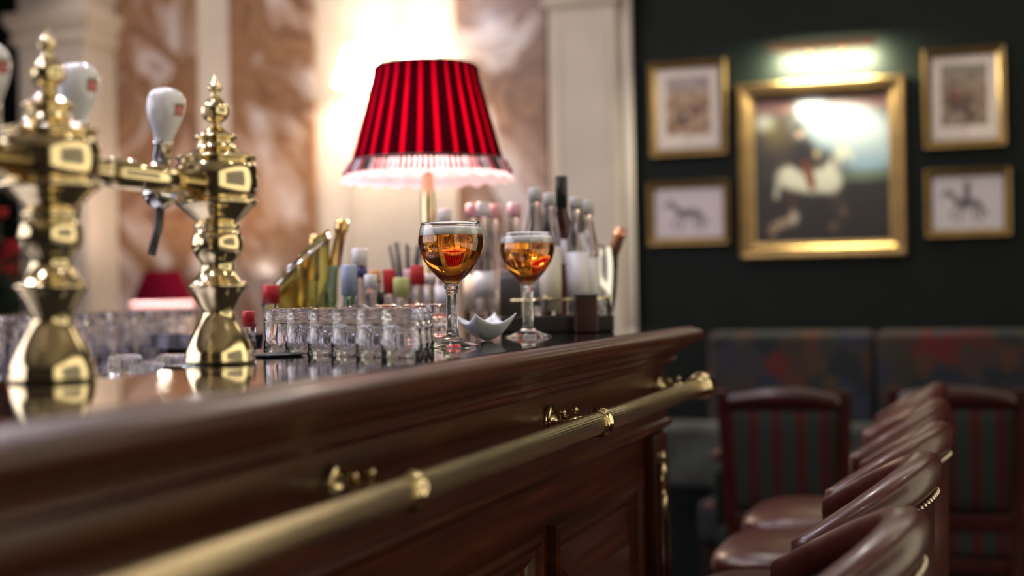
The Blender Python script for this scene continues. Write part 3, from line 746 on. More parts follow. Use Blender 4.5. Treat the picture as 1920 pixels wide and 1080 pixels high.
for x in (-.02, .045, Lr / 2 - .01):
    MB().lathe([(.0032, .028), (.0032, .058), (.005, .06), (.003, .066), (0, .067)], 12, T3((x, -.076, 0))).build('post', 'brass', rk)
p = atD(1099, 600, 2.48)
o = thing('menu_box', 'small dark brown block standing before the rack right end', 'box', (p.x, p.y, ZT + .0004), ang)
MB().box((-.020, -.012, 0), (.020, .008, .062)).build('block', 'dkwood', o, bevel=.003)
MB().box((-.0205, -.0125, .0622), (.0205, .0085, .067)).build('block_lid', 'dark', o, bevel=.002)
# chrome wine cooler with copper-necked bottle
wc = atD(1121, 540, 2.86)
o = thing('wine_cooler', 'rounded chrome wine cooler right of the tall bottles', 'bucket', (wc.x, wc.y, ZT + .0004))
zt_ = (CAM + ray(1121, 462) * 2.86).z - ZT
MB().lathe(smooth_prof([(0, 0), (.022, 0), (.026, .004), (.022, .010), (.030, .03), (.037, .07), (.040, zt_ - .035), (.036, zt_ - .004), (.038, zt_), (.0355, zt_), (.0335, zt_ - .005), (.037, .07), (.02, .03), (0, .028)], 3), 40).build('pail', 'chrome', o)
b = thing('wine_bottle', 'dark wine bottle with copper foil neck leaning out of the chrome cooler', 'bottle', (wc.x, wc.y, ZT + .034))
e = atD(1166, 428, 2.86) - b.location; s0 = Vector((-.008, 0, .0))
dr = (e - s0).normalized(); L = (e - s0).length
mm = T3(s0) @ dr.to_track_quat('Z', 'Y').to_matrix().to_4x4()
MB().lathe(smooth_prof([(0, 0), (.017, 0), (.019, .006), (.019, L * .5), (.015, L * .6), (.0115, L * .68), (.0095, L * .72), (.0095, L - .07)], 2), 28, mm).build('body', 'b_dark', b)
MB().lathe([(0, L - .085), (.0118, L - .085), (.0108, L - .02), (.0122, L - .018), (.0122, L), (0, L)], 24, mm).build('foil', 'copper', b)
# glass ice bucket with two gold-necked bottles (left)
ib = atX(556, 540, -1.19); d_ = (ib - CAM).dot(fw)
sc_ = d_ / F
o = thing('ice_bucket', 'clear flared ice bucket tinted yellow-green, left of the short bottles', 'bucket', (ib.x, ib.y, ZS + .0008)); 
zt_ = (CAM + ray(560, 462) * d_).z - ZS
M['ice_g'] = pbr('bucket_acrylic', (.78, .76, .36), .03, 0, 1, 1.3)
mb = MB().lathe(smooth_prof([(0, 0), (.045, 0), (.049, .006), (.056, zt_ * .5), (.062, zt_), (.059, zt_), (.053, zt_ * .5), (.045, .012), (0, .010)], 3), 44)
mb2 = MB().lathe([(.0585, zt_ - .002), (.0640, zt_ - .002), (.0640, zt_ + .005), (.0585, zt_ + .005)], 44, closed=True)
cy_, sy_ = math.cos(yaw), math.sin(yaw)
for q_ in (mb, mb2): q_.v = [(x, y, z + (x * cy_ + y * sy_ - .05) * .95 * max(0, z / zt_) ** 1.5) for x, y, z in q_.v]
mb.build('vessel', 'ice_g', o); mb2.build('rim', 'chrome', o)
for (px1, py1, px0, lab_, mtn) in ((643, 412, 592, 'champagne bottle with gold foil neck leaning right out of the ice bucket', 'b_green'), (592, 440, 590, 'upright gold-necked bottle standing in the ice bucket', 'b_yel'), (570, 486, 566, 'short gold-topped bottle sunk low in the ice bucket', 'b_yel')):
    p0 = atD(px0, 560, d_) ; 
    b = thing('champagne_bottle', lab_, 'bottle', (ib.x + (px0 - 566) * .0006, ib.y, ZS + .012)); b0 = Vector(b.location)
    e = CAM + ray(px1, py1) * (d_ + (.0 if px1 > 600 else .02)) - b0
    dr = e.normalized(); L = e.length; mm = dr.to_track_quat('Z', 'Y').to_matrix().to_4x4()
    rb = .017 if px1 > 600 else .012
    MB().lathe(smooth_prof([(0, 0), (rb, 0), (rb, .006), (rb, L * .55), (rb * .8, L * .64), (.0095, L * .72), (.0085, L * .78), (.0085, L - .05)], 2), 28, mm).build('body', mtn, b)
    MB().lathe([(0, L - .085), (.0108, L - .085), (.0098, L - .025), (.0120, L - .022), (.0125, L - .008), (.010, L), (0, L)], 24, mm).build('foil', 'gold', b)
# ================================================================ TUMBLERS
def tumbler_mesh(r, h, base, wall, segs=28, ribs=0, name='tumbler', r2=None):
    r2 = r2 or r * .93
    # upside-down: rim at z=0, thick base on top
    pr = [(r, 0), (r * 1.0, h * .3), (r2, h - .006), (r2 - .002, h - .0015), (r2 - .006, h), (0, h - .001)]
    pi = [(0, h - base), (r2 - wall - .003, h - base), (r2 - wall - .0008, h - base - .003), (r - wall, h * .3), (r - wall, .0002)]
    allr = pr + pi
    rf = (lambda a, k: 1 + (.035 * math.cos(ribs * a) if 0 < k < 5 and ribs else 0)) if ribs else None
    return MB().lathe(allr, segs if not ribs else ribs * 6, rf=rf, closed=True)
u_ = Vector((-.31, .19, 0)).normalized(); w_v = Vector((-.25, .97, 0)).normalized()
first = tumbler_mesh(.0245, .057, .015, .0028).build('tumbler', 'glass2', None)
lab_t = 'clear thick-based tumbler standing upside down in the rows beside the taps'
tag(first, lab_t, 'glass', 'upturned tumblers on the bar')
s0 = Vector((-.650, 1.525, ZT + .0003)); cnt = 0
for j in range(3):
    for i in range(6):
        p = s0 + u_ * (.0535 * i) + w_v * (.056 * j) + Vector((.0015 * math.sin(i * 7 + j * 3), .0015 * math.cos(i * 5 + j), 0))
        if p.x < -.94 or p.x > -.60: continue
        o = first if cnt == 0 else first.copy()
        if cnt: C.objects.link(o)
        o.location = p; cnt += 1
        if j == 0: o['label'] = 'clear upturned tumbler in the front row, %s' % ('rightmost, nearest the beer glass', 'second from its right end', 'third from its right end', 'third from its left end', 'second from its left end', 'leftmost, by the right brass column')[i]
        else: o['label'] = 'clear upturned tumbler standing behind the front row of tumblers'
# second loose group behind, left of the white dish
lab_b = 'clear upturned tumbler in the loose cluster between rows and dish'
for k, (x, y) in enumerate(((-.80, 1.93), (-.86, 1.96), (-.92, 1.98), (-.84, 2.03), (-.90, 2.05), (-.79, 2.0))):
    o = first.copy(); C.objects.link(o); o.location = (x, y, ZT + .0003); tag(o, lab_b, 'glass', 'loose upturned tumblers')
# ribbed tumblers on drainer
tags_ = ('ribbed clear tumbler upside down beside the left brass column', 'ribbed clear tumbler upside down, lowest in the middle of three', 'ribbed clear tumbler upside down just left of the right brass column')
for (px, yt, X), lb in zip(((234, 664, -.955), (276, 678, -.910), (322, 663, -.935)), tags_):
    p = atX(px, yt, X); h = p.z - 1.0635
    o = tumbler_mesh(.0198, h, .018, .002, ribs=26, r2=.0195).build('tumbler', 'glass2', None, loc=(p.x, p.y, 1.0635)); tag(o, lb, 'glass')
# dark spoon-rest / flat tray by the right column
p = atZ(505, 668, ZT)
o = MB().lathe([(0, 0), (.030, 0), (.036, .0025), (.034, .003), (.028, .0015), (0, .0012)], 36).build('coaster_tray', 'black_m', None, loc=(p.x + .01, p.y, ZT + .0003)); tag(o, 'thin black round tray lying on the counter right of the right column', 'tray')
# rear counter tumblers
fr = tumbler_mesh(.033, .15, .014, .0024, 24).build('tall_tumbler', 'glass2', None)
tag(fr, 'tall upturned tumbler in the blurred ranks on the rear counter', 'glass', 'tall tumblers on the rear counter'); cnt = 0
for j in range(3):
    for i in range(13):
        if (i * 3 + j * 5) % 11 == 0: continue
        o = fr if cnt == 0 else fr.copy()
        if cnt: C.objects.link(o)
        o.location = (-1.76 - .085 * j + .006 * math.sin(i * 3), 2.02 + .082 * i + .01 * math.cos(j * 4 + i), 1.0455); cnt += 1
# ================================================================ STOOLS
def stool(loc, label, rot=0):
    t = thing('bar_stool', label, 'stool', loc, rot, 'leather bar stools along the bar')
    R = .235; zt0 = .982
    def ring(s_):  # s in [-1,1] ; U plan: back at +X
        a = s_ * math.radians(72)
        if abs(a) <= PI / 2: return Vector((R * math.cos(a), R * .92 * math.sin(a), 0)), Vector((math.cos(a), math.sin(a), 0))
        sg = 1 if a > 0 else -1; e = (abs(a) - PI / 2) * R * 1.0
        return Vector((-e, sg * R * .92, 0)), Vector((0, sg, 0))
    def topz(s_): return zt0 - .10 * abs(s_) ** 1.8
    n = 41; prof = []
    v = []; f = []
    for i in range(n):
        s_ = -1 + 2 * i / (n - 1); p, nn = ring(s_); zt = topz(s_); th = 1 - .25 * abs(s_) ** 4
        sec = [(-.012, .60), (-.012, .80), (-.012, zt - .050), (-.016, zt - .046), (-.021 * th, zt - .036), (-.024 * th, zt - .018), (-.021 * th, zt - .004), (-.012, zt), (.006, zt + .001), (.018, zt - .003), (.024 * th, zt - .015), (.022 * th, zt - .036), (.018, zt - .046), (.014, zt - .050), (.012, .80), (.010, .60)]
        for (o_, z) in sec: q = p + nn * o_; v.append((q.x, q.y, z))
        k = len(sec)
    for i in range(n - 1):
        for j in range(k): j2 = (j + 1) % k; f.append((i * k + j, i * k + j2, (i + 1) * k + j2, (i + 1) * k + j))
    f.append(tuple(range(k))); f.append(tuple((n - 1) * k + j for j in range(k - 1, -1, -1)))
    bk = MB().add(v, f, None, True).build('backrest', 'leather', t)
    sm = MB()
    for sd in (-.0165, .0175):
        for i in range(56):
            s_ = -1 + 2 * i / 55; p, nn = ring(s_); q = p + nn * sd
            sm.ball((q.x, q.y, topz(s_) - .055), .0042, 6, 4)
    tag(sm.build('nail_studs', 'stud', bk), kind='stuff')
    # seat cushion
    def sq(a, k): return 1.0 / (abs(math.cos(a)) ** 4 + abs(math.sin(a)) ** 4) ** .25
    pr = smooth_prof([(0, .795), (.165, .795), (.180, .805), (.185, .825), (.178, .845), (.150, .862), (.10, .872), (.05, .876), (0, .877)], 3)
    MB().lathe(pr, 48, T3((-.03, 0, -.19)) @ Matrix.Diagonal((1.12, 1.08, 1, 1)), rf=sq).build('seat', 'leather', t)
    MB().lathe([(0, .565), (.17, .565), (.175, .575), (.175, .604), (0, .604)], 40, rf=sq).build('seat_frame', 'dkwood', t)
    for sx in (-1, 1):
        for sy in (-1, 1):
            MB().tube([(sx * .13, sy * .13, .57), (sx * .15, sy * .15, .4), (sx * .18, sy * .18, 0)], .016, 10, rad=[.02, .016, .013]).build('leg', 'dkwood', t)
    for z in (.28,):
        c = .157; pts = [(-c, -c), (c, -c), (c, c), (-c, c), (-c, -c)]
        for a_, b_ in zip(pts, pts[1:]): MB().tube([(*a_, z), (*b_, z)], .009, 8).build('foot_rail', 'brassr', t)
    return t
st = stool((-.33, 2.13, 0), 'oxblood leather bar stool, second nearest, with glossy back roll', 0)
for (x, y, r, tx) in ((-.325, 1.58, .04, 'oxblood leather bar stool, nearest, cut off by the frame bottom'), (-.325, 2.62, -.06, 'brown leather bar stool, third nearest, with bright nail studs inside its back'), (-.345, 3.13, 0, 'brown leather bar stool, fourth nearest, just past the bar end'), (-.36, 3.62, 0, 'brown leather bar stool, farthest of the row')):
    dup(st, (x, y, 0), r, tx)
# ================================================================ ARMCHAIRS
def chair(loc, label, rot=0):
    t = thing('armchair', label, 'chair', loc, rot, 'striped armchairs behind the stools')
    W = .205
    def bar_(pts, w_, d_, name, mt='dkwood'):
        v = []; f = []
        for (x, y, z, ww) in pts:
            v += [(x - ww, y - d_, z), (x + ww, y - d_, z), (x + ww, y + d_, z), (x - ww, y + d_, z)]
        for i in range(len(pts) - 1):
            for j in range(4): f.append((i * 4 + j, i * 4 + (j + 1) % 4, i * 4 + 4 + (j + 1) % 4, i * 4 + 4 + j))
        f += [(0, 1, 2, 3), tuple(len(pts) * 4 - 4 + j for j in range(4))]
        return MB().add(v, f).build(name, mt, t, bevel=.004)
    for s_ in (-1, 1):
        bar_([(s_ * .165, -.03, 0, .016), (s_ * .165, 0, .40, .019), (s_ * .172, 0, .52, .020), (s_ * (W - .022), -.04, .86, .021), (s_ * (W - .018), -.045, .905, .017)], 0, .017, 'back_post')
        bar_([(s_ * .235, .42, 0, .017), (s_ * .235, .42, .66, .018)], 0, .018, 'leg')
        MB().tube([(s_ * .185, -.01, .70), (s_ * .235, .10, .685), (s_ * .238, .28, .675), (s_ * .235, .45, .665)], .018, 10, rad=[.014, .017, .019, .018]).build('armrest', 'dkwood', t)
        MB().box((s_ * .215, .03, .44), (s_ * .232, .40, .64)).build('arm_panel', 'greenf', t, bevel=.008)
    # crest rail with a gentle curve
    v = []; f = []; n = 17
    for i in range(n):
        u = -1 + 2 * i / (n - 1); x = u * (W - .03); zt = .895 + .022 * math.cos(u * PI / 2) ** 1.2 - .004; zb = .845
        for (y, z) in ((-.062, zb), (-.028, zb), (-.028, zt - .006), (-.036, zt), (-.054, zt), (-.062, zt - .006)): v.append((x, y, z))
    for i in range(n - 1):
        for j in range(6): f.append((i * 6 + j, i * 6 + (j + 1) % 6, i * 6 + 6 + (j + 1) % 6, i * 6 + 6 + j))
    f += [tuple(range(6)), tuple((n - 1) * 6 + j for j in range(6))]
    MB().add(v, f, None, True).build('crest_rail', 'dkwood', t)
    bar_([(0, -.012, .475, .150), (0, -.016, .52, .155)], 0, .014, 'lower_rail')
    # upholstered back, slightly tapering
    v = []; f = []; nx, nz = 12, 10
    for sd in (-1, 1):
        for j in range(nz + 1):
            for i in range(nx + 1):
                u = -1 + 2 * i / nx; q = j / nz; z = .522 + .325 * q; hw = .150 + .014 * q
                bul = .016 * (1 - u ** 4) * (1 - (2 * q - 1) ** 4)
                v.append((u * hw, -.010 - .038 * q + sd * (.010 + bul), z))
    g = (nx + 1) * (nz + 1)
    for j in range(nz):
        for i in range(nx):
            a = j * (nx + 1) + i; f.append((a, a + 1, a + nx + 2, a + nx + 1)); f.append((g + a, g + a + nx + 1, g + a + nx + 2, g + a + 1))
    for i in range(nx): f.append((i, g + i, g + i + 1, i + 1)); b_ = nz * (nx + 1); f.append((b_ + i + 1, g + b_ + i + 1, g + b_ + i, b_ + i))
    for j in range(nz):
        a = j * (nx + 1); b_ = a + nx + 1; f.append((b_, g + b_, g + a, a)); a += nx; b_ += nx; f.append((a, g + a, g + b_, b_))
    MB().add(v, f, None, True).build('back_cushion', 'stripe', t)
    MB().box((-.215, -.015, .385), (.215, .44, .470)).build('seat_cushion', 'stripe', t, bevel=.02, bseg=3)
    MB().box((-.205, -.005, .335), (.205, .43, .384)).build('seat_rail', 'dkwood', t, bevel=.005)
    return t
c1 = atD(1472, 800, 4.42); c2 = atD(1795, 800, 4.36); c3 = atD(1235, 800, 4.9)
ch = chair((c1.x, c1.y, 0), 'dark wooden armchair with red and green striped back, left of the stools', math.radians(2))
dup(ch, (c2.x, c2.y, 0), math.radians(1), 'dark wooden armchair with striped back, partly hidden behind the stool backs')
# ================================================================ BANQUETTE
M['tapestry'] = ramp_mat('floral_tapestry', (1, 1, .8), [(.08, (.010, .012, .014)), (.24, (.014, .018, .036)), (.38, (.030, .022, .015)), (.50, (.014, .020, .011)), (.60, (.075, .008, .007)), (.72, (.034, .030, .014)), (.85, (.012, .014, .018)), (.95, (.034, .018, .014))], 15, 3, .6, .95, kind='voronoi')
bq = thing('banquette', 'long wall banquette in dark floral tapestry below the pictures', 'bench', (0, 0, 0))
x0, x1 = -1.02, 1.44
zb_ = atY(1600, 621, 5.3).z
for k in range(4):
    a = x0 + (x1 - x0) * k / 4; b_ = x0 + (x1 - x0) * (k + 1) / 4
    MB().box((a + .004, 5.30, .46), (b_ - .004, 5.47, zb_)).build('back_pad', 'tapestry', bq, bevel=.03, bseg=4)
    MB().box((a + .004, 5.07, .30), (b_ - .004, 5.295, .455)).build('seat_pad', 'tapestry', bq, bevel=.03, bseg=4)
MB().box((x0, 5.1, 0), (x1, 5.46, .298)).build('plinth', 'dark', bq)
for k, px in enumerate((1300, 1618)):
    p = atY(px, 870, 5.18)
    o = MB().box((-.15, -.05, -.13), (.15, .05, .13)).build('cushion', pbr('cushion_fabric', (.04, .044, .04), .95, var=.6, scale=9), None, bevel=.045, bseg=4, loc=(p.x, 5.215, .602)); tag(o, ('grey floral cushion on the banquette left of the striped armchair', 'grey floral cushion on the banquette between the armchairs')[k], 'cushion')
# ================================================================ PICTURES
def attr_mat(name, rough=.5, coat=.12):
    mt, nt, b = nm(name); a = nt.nodes.new('ShaderNodeAttribute'); a.attribute_name = 'Col'
    nt.links.new(a.outputs['Color'], b.inputs['Base Color']); b.inputs['Roughness'].default_value = rough; b.inputs['Coat Weight'].default_value = coat; b.inputs['Coat Roughness'].default_value = .03
    return mt
M['print'] = attr_mat('printed_picture'); 
def painted(name, w_, h, nx, ny, fn, parent, y):
    u, v = np.meshgrid(np.linspace(0, 1, nx + 1), np.linspace(0, 1, ny + 1))
    col = fn(u, v)      # v from top, linear-ised below
    col = np.clip(col, 0, 1) ** 2.2
    vs = [((a - .5) * w_, y, (.5 - b) * h) for a, b in zip(u.ravel(), v.ravel())]
    fs = [(j * (nx + 1) + i, (j + 1) * (nx + 1) + i, (j + 1) * (nx + 1) + i + 1, j * (nx + 1) + i + 1) for j in range(ny) for i in range(nx)]
    me = bpy.data.meshes.new(name); me.from_pydata(vs, [], fs); at = me.color_attributes.new('Col', 'FLOAT_COLOR', 'POINT')
    at.data.foreach_set('color', np.concatenate([col.reshape(-1, 3), np.ones((col.shape[0] * col.shape[1], 1))], 1).astype('f').ravel())
    me.materials.append(M['print']); o = bpy.data.objects.new(name, me); C.objects.link(o); o.parent = parent; return o
rs = np.random.RandomState(4)
def noise(u, v, n=6, seed=0):
    r = np.random.RandomState(seed); g = r.rand(n + 2, n + 2); x = u * n; y = v * n; i = x.astype(int).clip(0, n); j = y.astype(int).clip(0, n); fx = x - i; fy = y - j
    fx = fx * fx * (3 - 2 * fx); fy = fy * fy * (3 - 2 * fy)
    return (g[j, i] * (1 - fx) + g[j, i + 1] * fx) * (1 - fy) + (g[j + 1, i] * (1 - fx) + g[j + 1, i + 1] * fx) * fy
def ell(u, v, cx, cy, rx, ry, rot=0, soft=.15):
    c, s_ = math.cos(rot), math.sin(rot); x = (u - cx) * c + (v - cy) * s_; y = -(u - cx) * s_ + (v - cy) * c
    d = np.sqrt((x / rx) ** 2 + (y / ry) ** 2); return np.clip((1 + soft - d) / (2 * soft), 0, 1)
def lay(img, m_, c): return img * (1 - m_[..., None]) + np.array(c) * m_[..., None]
def seg_(u, v, a, b, w_, soft=.4):
    ax, ay = a; bx, by = b; dx, dy = bx - ax, by - ay; t = np.clip(((u - ax) * dx + (v - ay) * dy) / (dx * dx + dy * dy), 0, 1)
    d = np.hypot(u - ax - t * dx, v - ay - t * dy) / w_; return np.clip((1 + soft - d) / (2 * soft), 0, 1)
def big(u, v):
    im = np.zeros(u.shape + (3,)) + np.array((.20, .165, .15)); nz = noise(u, v, 9, 1)
    im = im * (0.8 + .45 * nz[..., None])
    im = lay(im, np.clip((.13 - v) / .05, 0, 1) * (.5 + .5 * nz), (.42, .26, .26))
    sky = np.maximum(ell(u, v, .72, .26, .36, .17, .15, .35), ell(u, v, .46, .10, .12, .10, .5, .5))
    sky = np.maximum(sky, ell(u, v, .85, .42, .25, .14, 0, .4)); im = lay(im, sky * .95, (.62, .74, .82))
    cl = ell(u, v, .70, .22, .30, .12, .25, .8); im = lay(im, cl * .9, (.84, .86, .87)); im = lay(im, ell(u, v, .42, .07, .09, .08, .6, .6) * .8, (.92, .96, 1))
    im = lay(im, ell(u, v, .08, .17, .08, .06, 0, .6) * .8, (.80, .82, .80))
    im = lay(im, ell(u, v, .16, .26, .10, .09, .5, .7) * .55, (.48, .42, .22))
    im = lay(im, ell(u, v, .84, .56, .22, .03, -.05, .5) * .8, (.42, .50, .38))
    im = lay(im, np.clip((v - .59) / .03, 0, 1), (.16, .13, .12))
    H_ = (.88, .87, .80)
    im = lay(im, seg_(u, v, (.27, .57), (.28, .86), .014), (.34, .22, .16)); im = lay(im, seg_(u, v, (.33, .62), (.36, .84), .013), (.22, .15, .12)); im = lay(im, seg_(u, v, (.58, .66), (.64, .92), .012), (.26, .20, .17)); im = lay(im, seg_(u, v, (.60, .62), (.68, .82), .011), (.32, .25, .2))
    im = lay(im, ell(u, v, .41, .58, .22, .085, .10, .25), H_); im = lay(im, ell(u, v, .26, .545, .09, .075, 0, .3), H_); im = lay(im, ell(u, v, .56, .57, .09, .10, -.3, .3), H_)
    im = lay(im, seg_(u, v, (.56, .54), (.66, .37), .040), H_); im = lay(im, seg_(u, v, (.66, .36), (.72, .42), .022), H_); im = lay(im, seg_(u, v, (.60, .42), (.62, .50), .02), (.60, .58, .55))
    im = lay(im, seg_(u, v, (.19, .52), (.16, .68), .022), (.74, .72, .66))
    im = lay(im, seg_(u, v, (.41, .50), (.43, .62), .026), (.50, .24, .12))
    im = lay(im, ell(u, v, .37, .40, .075, .11, .1, .3), (.13, .10, .12)); im = lay(im, seg_(u, v, (.38, .46), (.42, .58), .028), (.45, .20, .10)); im = lay(im, ell(u, v, .345, .25, .028, .028, 0, .4), (.82, .66, .58)); im = lay(im, ell(u, v, .335, .21, .03, .022, 0, .4), (.12, .10, .10)); im = lay(im, ell(u, v, .47, .40, .02, .03, 0, .5), (.78, .68, .50))
    im = lay(im, ell(u, v, .20, .87, .10, .035, -.3, .35), (.66, .56, .46)); im = lay(im, ell(u, v, .29, .83, .035, .05, 0, .4), (.78, .72, .64)); im = lay(im, ell(u, v, .13, .92, .03, .04, 0, .4), (.62, .50, .40))
    im = lay(im, ell(u, v, .58, .90, .03, .03, 0, .5), (.45, .33, .27)); im = lay(im, ell(u, v, .66, .80, .02, .04, 0, .5), (.42, .32, .26))
    return im * .80
def printed(seed, tone, sky):
    def fn(u, v):
        im = np.zeros(u.shape + (3,)) + np.array((.84, .78, .74))
        ins = np.clip(np.minimum(np.minimum(u - .10, .90 - u), np.minimum(v - .06, .86 - v)) / .015, 0, 1)
        n1 = noise(u, v, 16, seed); n2 = noise(u, v, 7, seed + 1)
        art = np.stack([tone[i] + (n1 - .5) * .28 + (n2 - .5) * .18 for i in range(3)], -1)
        art = lay(art, np.clip((.35 - v) / .2, 0, 1) * .7, sky)
        for k in range(9):
            r = np.random.RandomState(seed * 10 + k); art = lay(art, ell(u, v, .25 + .5 * r.rand(), .38 + .32 * r.rand(), .03 + .05 * r.rand(), .02 + .05 * r.rand(), r.rand() * 3, .5) * .8, ((.24, .20, .20), (.45, .32, .22), (.50, .20, .16), (.25, .27, .25))[k % 4])
        im = im * (1 - ins[..., None]) + art * ins[..., None]
        im = lay(im, ell(u, v, .5, .92, .04, .015, 0, .4) * .8, (.65, .25, .2)); return im
    return fn
def horse(im, u, v, cx, cy, s_, flip, rider, c):
    f_ = -1 if flip else 1; q = lambda x, y: (cx + f_ * x * s_, cy + y * s_ * 1.3)
    L_ = lambda a, b, w_: seg_(u, v, q(*a), q(*b), w_ * s_, .5)
    im = lay(im, ell(u, v, cx, cy, .22 * s_, .12 * s_, 0, .35) * .8, c)
    for a, b, w_ in (((.18, -.02), (.34, -.22), .055), ((.34, -.22), (.46, -.14), .035), ((-.2, .02), (-.34, .22), .03), ((.14, .06), (.30, .18), .024), ((.30, .18), (.26, .32), .02), ((.08, .08), (.16, .34), .022), ((-.16, .06), (-.10, .22), .028), ((-.10, .22), (-.18, .36), .02), ((-.2, .04), (-.26, .34), .022)):
        im = lay(im, L_(a, b, w_) * .8, c)
    if rider: im = lay(im, L_((.02, -.06), (.0, -.32), .055) * .85, tuple(x * .8 for x in c)); im = lay(im, ell(u, v, *q(.01, -.40), .035 * s_, .045 * s_, 0, .4), tuple(x * .9 for x in c)); im = lay(im, L_((.02, -.08), (.07, .12), .03), tuple(x * .8 for x in c))
    return im
def sketch(flip, rider, tone):
    def fn(u, v):
        im = np.zeros(u.shape + (3,)) + np.array(tone); im = im - .02 * noise(u, v, 8, 3)[..., None]
        im = lay(im, seg_(u, v, (.12, .80), (.88, .80), .006, .8) * .35, (.5, .48, .48))
        return horse(im, u, v, .5, .50, .85, flip, rider, (.34, .32, .33))
    return fn
def framed(pxs, fw_, fn, label, mat_w=0, nx=60, ny=70, cat='picture', double=False):
    (xa, ya, xb_, yb_) = pxs
    p0 = atY(xa, ya, 5.46); p1 = atY(xb_, ya, 5.46); p2 = atY(xa, yb_, 5.46); p3 = atY(xb_, yb_, 5.46)
    X0 = (p0.x + p2.x) / 2; X1 = (p1.x + p3.x) / 2; Z1 = (p0.z + p1.z) / 2; Z0 = (p2.z + p3.z) / 2
    W_, H_ = X1 - X0, Z1 - Z0
    t = thing('framed_picture', label, cat, ((X0 + X1) / 2, YW - .002, (Z0 + Z1) / 2), 0)
    prof = [(0, 0), (0, -.028), (.15, -.036), (.35, -.034), (.45, -.024), (.60, -.026), (.75, -.018), (1, -.012), (1, -.004)]
    v = []; f = []; k = len(prof)
    for sx, sz in ((-1, -1), (1, -1), (1, 1), (-1, 1)):
        for d, y in prof: v.append((sx * (W_ / 2 - d * fw_), y, sz * (H_ / 2 - d * fw_)))
    for i in range(4):
        j = (i + 1) % 4
        for q in range(k): f.append((i * k + q, i * k + (q + 1) % k, j * k + (q + 1) % k, j * k + q))
    MB().add(v, f).build('frame', 'gilt', t)
    w2, h2 = W_ - 2 * fw_, H_ - 2 * fw_
    if mat_w:
        MB().box((-w2 / 2, -.010, -h2 / 2), (w2 / 2, -.004, h2 / 2)).build('mount', 'paper', t)
        painted('print', w2 - 2 * mat_w, h2 - 2 * mat_w, nx, ny, fn, t, -.0108)
    else:
        MB().box((-w2 / 2, -.010, -h2 / 2), (w2 / 2, -.004, h2 / 2)).build('backing', 'paper', t)
        painted('print', w2, h2, nx, ny, fn, t, -.0108)
    return t, (X0 + X1) / 2, W_, Z1
_, bx, bw_, bz = framed((1383, 148, 1699, 483), .062, big, 'large gilt-framed painting of a rider on a white horse', 0, 120, 130)
framed((1215, 112, 1361, 292), .030, printed(3, (.60, .48, .38), (.58, .56, .60)), 'upper left gilt-framed print with a brown scene, beside the large painting', .012, 60, 76)
framed((1213, 339, 1367, 459), .028, sketch(True, False, (.80, .74, .76)), 'lower left gilt-framed pale horse sketch without a rider', .010, 70, 56)
framed((1730, 87, 1887, 276), .030, printed(8, (.48, .40, .33), (.52, .50, .46)), 'upper right gilt-framed print of a mounted group', .012, 60, 76)
framed((1733, 315, 1897, 444), .028, sketch(True, True, (.80, .76, .76)), 'lower right gilt-framed grey sketch of a horse and rider', .010, 70, 56)
# picture light
pl = atY(1540, 86, 5.33); pw = atY(1640, 86, 5.33).x - atY(1440, 86, 5.33).x
t = thing('picture_light', 'slim brass picture light glowing above the large painting', 'lamp', (pl.x, YW, 0))
M['pl_body'] = pbr('aged_brass', (.16, .09, .05), .5, .4)
M['tube_glow'] = pbr('warm_tube', (1, .95, .8), .5, emit=(1, .90, .62), estr=25)
yy = -(YW - 5.33)
arc = [(yy - .03, pl.z - .010), (yy - .026, pl.z + .010), (yy - .012, pl.z + .020), (yy + .012, pl.z + .020), (yy + .026, pl.z + .010), (yy + .03, pl.z - .010), (yy + .026, pl.z - .010), (yy + .022, pl.z + .006), (yy + .01, pl.z + .015), (yy - .01, pl.z + .015), (yy - .022, pl.z + .006), (yy - .026, pl.z - .010)]
n = len(arc); vs = [(-pw / 2, a, b_) for a, b_ in arc] + [(pw / 2, a, b_) for a, b_ in arc]
MB().add(vs, [tuple(range(n)), tuple(range(2 * n - 1, n - 1, -1))] + [(i, (i + 1) % n, n + (i + 1) % n, n + i) for i in range(n)]).build('hood', 'pl_body', t)
MB().lathe([(.006, 0), (.006, pw - .03)], 10, T3((-pw / 2 + .015, yy, pl.z + .002)) @ R3('Y', PI / 2)).build('tube', 'tube_glow', t)
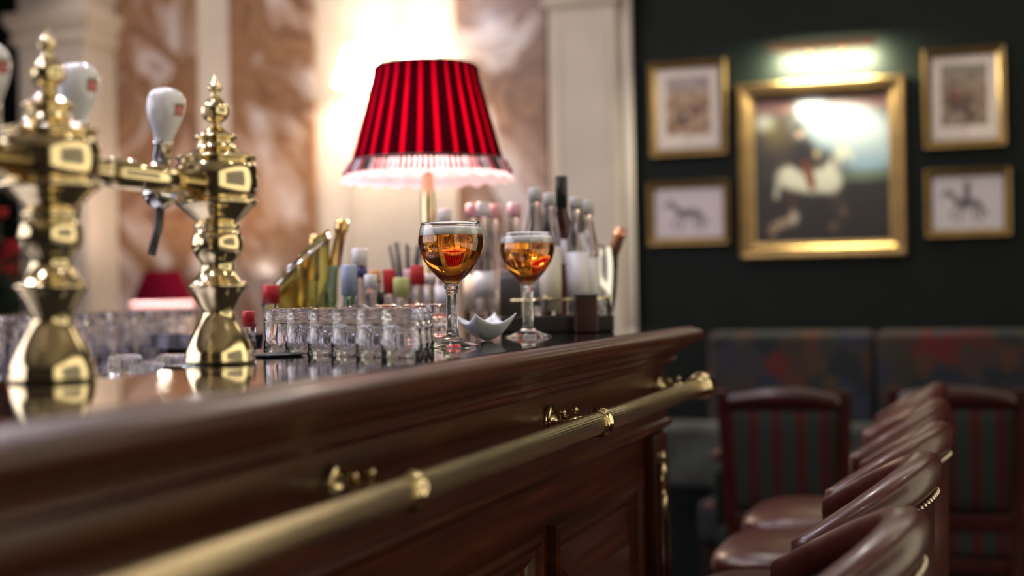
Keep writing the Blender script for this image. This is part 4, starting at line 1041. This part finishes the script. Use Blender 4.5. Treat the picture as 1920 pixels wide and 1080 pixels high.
for s_ in (-.06, .06):
    MB().tube([(s_, -.002, pl.z - .03), (s_, -.05, pl.z + .03), (s_, yy + .01, pl.z + .022)], .005, 8).build('arm', 'pl_body', t)
light('AREA', (pl.x, 5.425, pl.z - .012), 22, (1, .94, .66), pw * .9, .02, (pl.x, 5.50, pl.z - .075))
# ================================================================ FLOWERS at the far left
fl = atY(12, 455, 4.6)
t = thing('flower_arrangement', 'tall arrangement of red flowers at the left edge against the dark wall', 'flowers', (fl.x, fl.y, 0))
M['leafy'] = pbr('dark_leaf', (.012, .03, .012), .5); M['petal'] = pbr('red_petal', (.42, .008, .010), .6)
MB().lathe(smooth_prof([(0, 0), (.16, 0), (.14, .03), (.05, .08), (.04, .7), (.12, .78), (.14, .8), (0, .8)], 3), 24).build('plant_stand', 'dkwood', t)
MB().lathe(smooth_prof([(0, .8), (.06, .8), (.10, .88), (.09, .98), (.06, 1.04), (.07, 1.06), (0, 1.05)], 3), 24).build('vase', 'black_m', t)
lm = MB(); rg = random.Random(9)
for k in range(16):
    a = rg.random() * 6.28; r = .06 + rg.random() * .20; z = 1.18 + rg.random() * .42
    lm.tube([(0, 0, 1.04), (r * .4 * math.cos(a), r * .4 * math.sin(a), 1.04 + (z - 1.04) * .6), (r * math.cos(a), r * math.sin(a), z)], .003, 5)
    fb = MB()
    for q in range(8):
        b_ = q * PI / 4; mm = T3((r * math.cos(a), r * math.sin(a), z)) @ R3('Z', b_) @ R3('Y', -.5 if q % 2 else .1)
        fb.ball((.024, 0, 0), .02, 8, 6, (1.1, .6, .18), mat=mm)
    fb.build('flower_head', 'petal', t)
    for q in range(3):
        s_ = .4 + .2 * q; mm = T3((r * s_ * math.cos(a), r * s_ * math.sin(a), 1.04 + (z - 1.04) * s_)) @ R3('Z', a + q * 2) @ R3('Y', -.4)
        lm.ball((.04, 0, 0), .035, 8, 6, (1.2, .45, .08), mat=mm)
lm.build('foliage', 'leafy', t)
for _o in list(bpy.data.objects):
    if _o.type == 'MESH' and not _o.data.users: pass
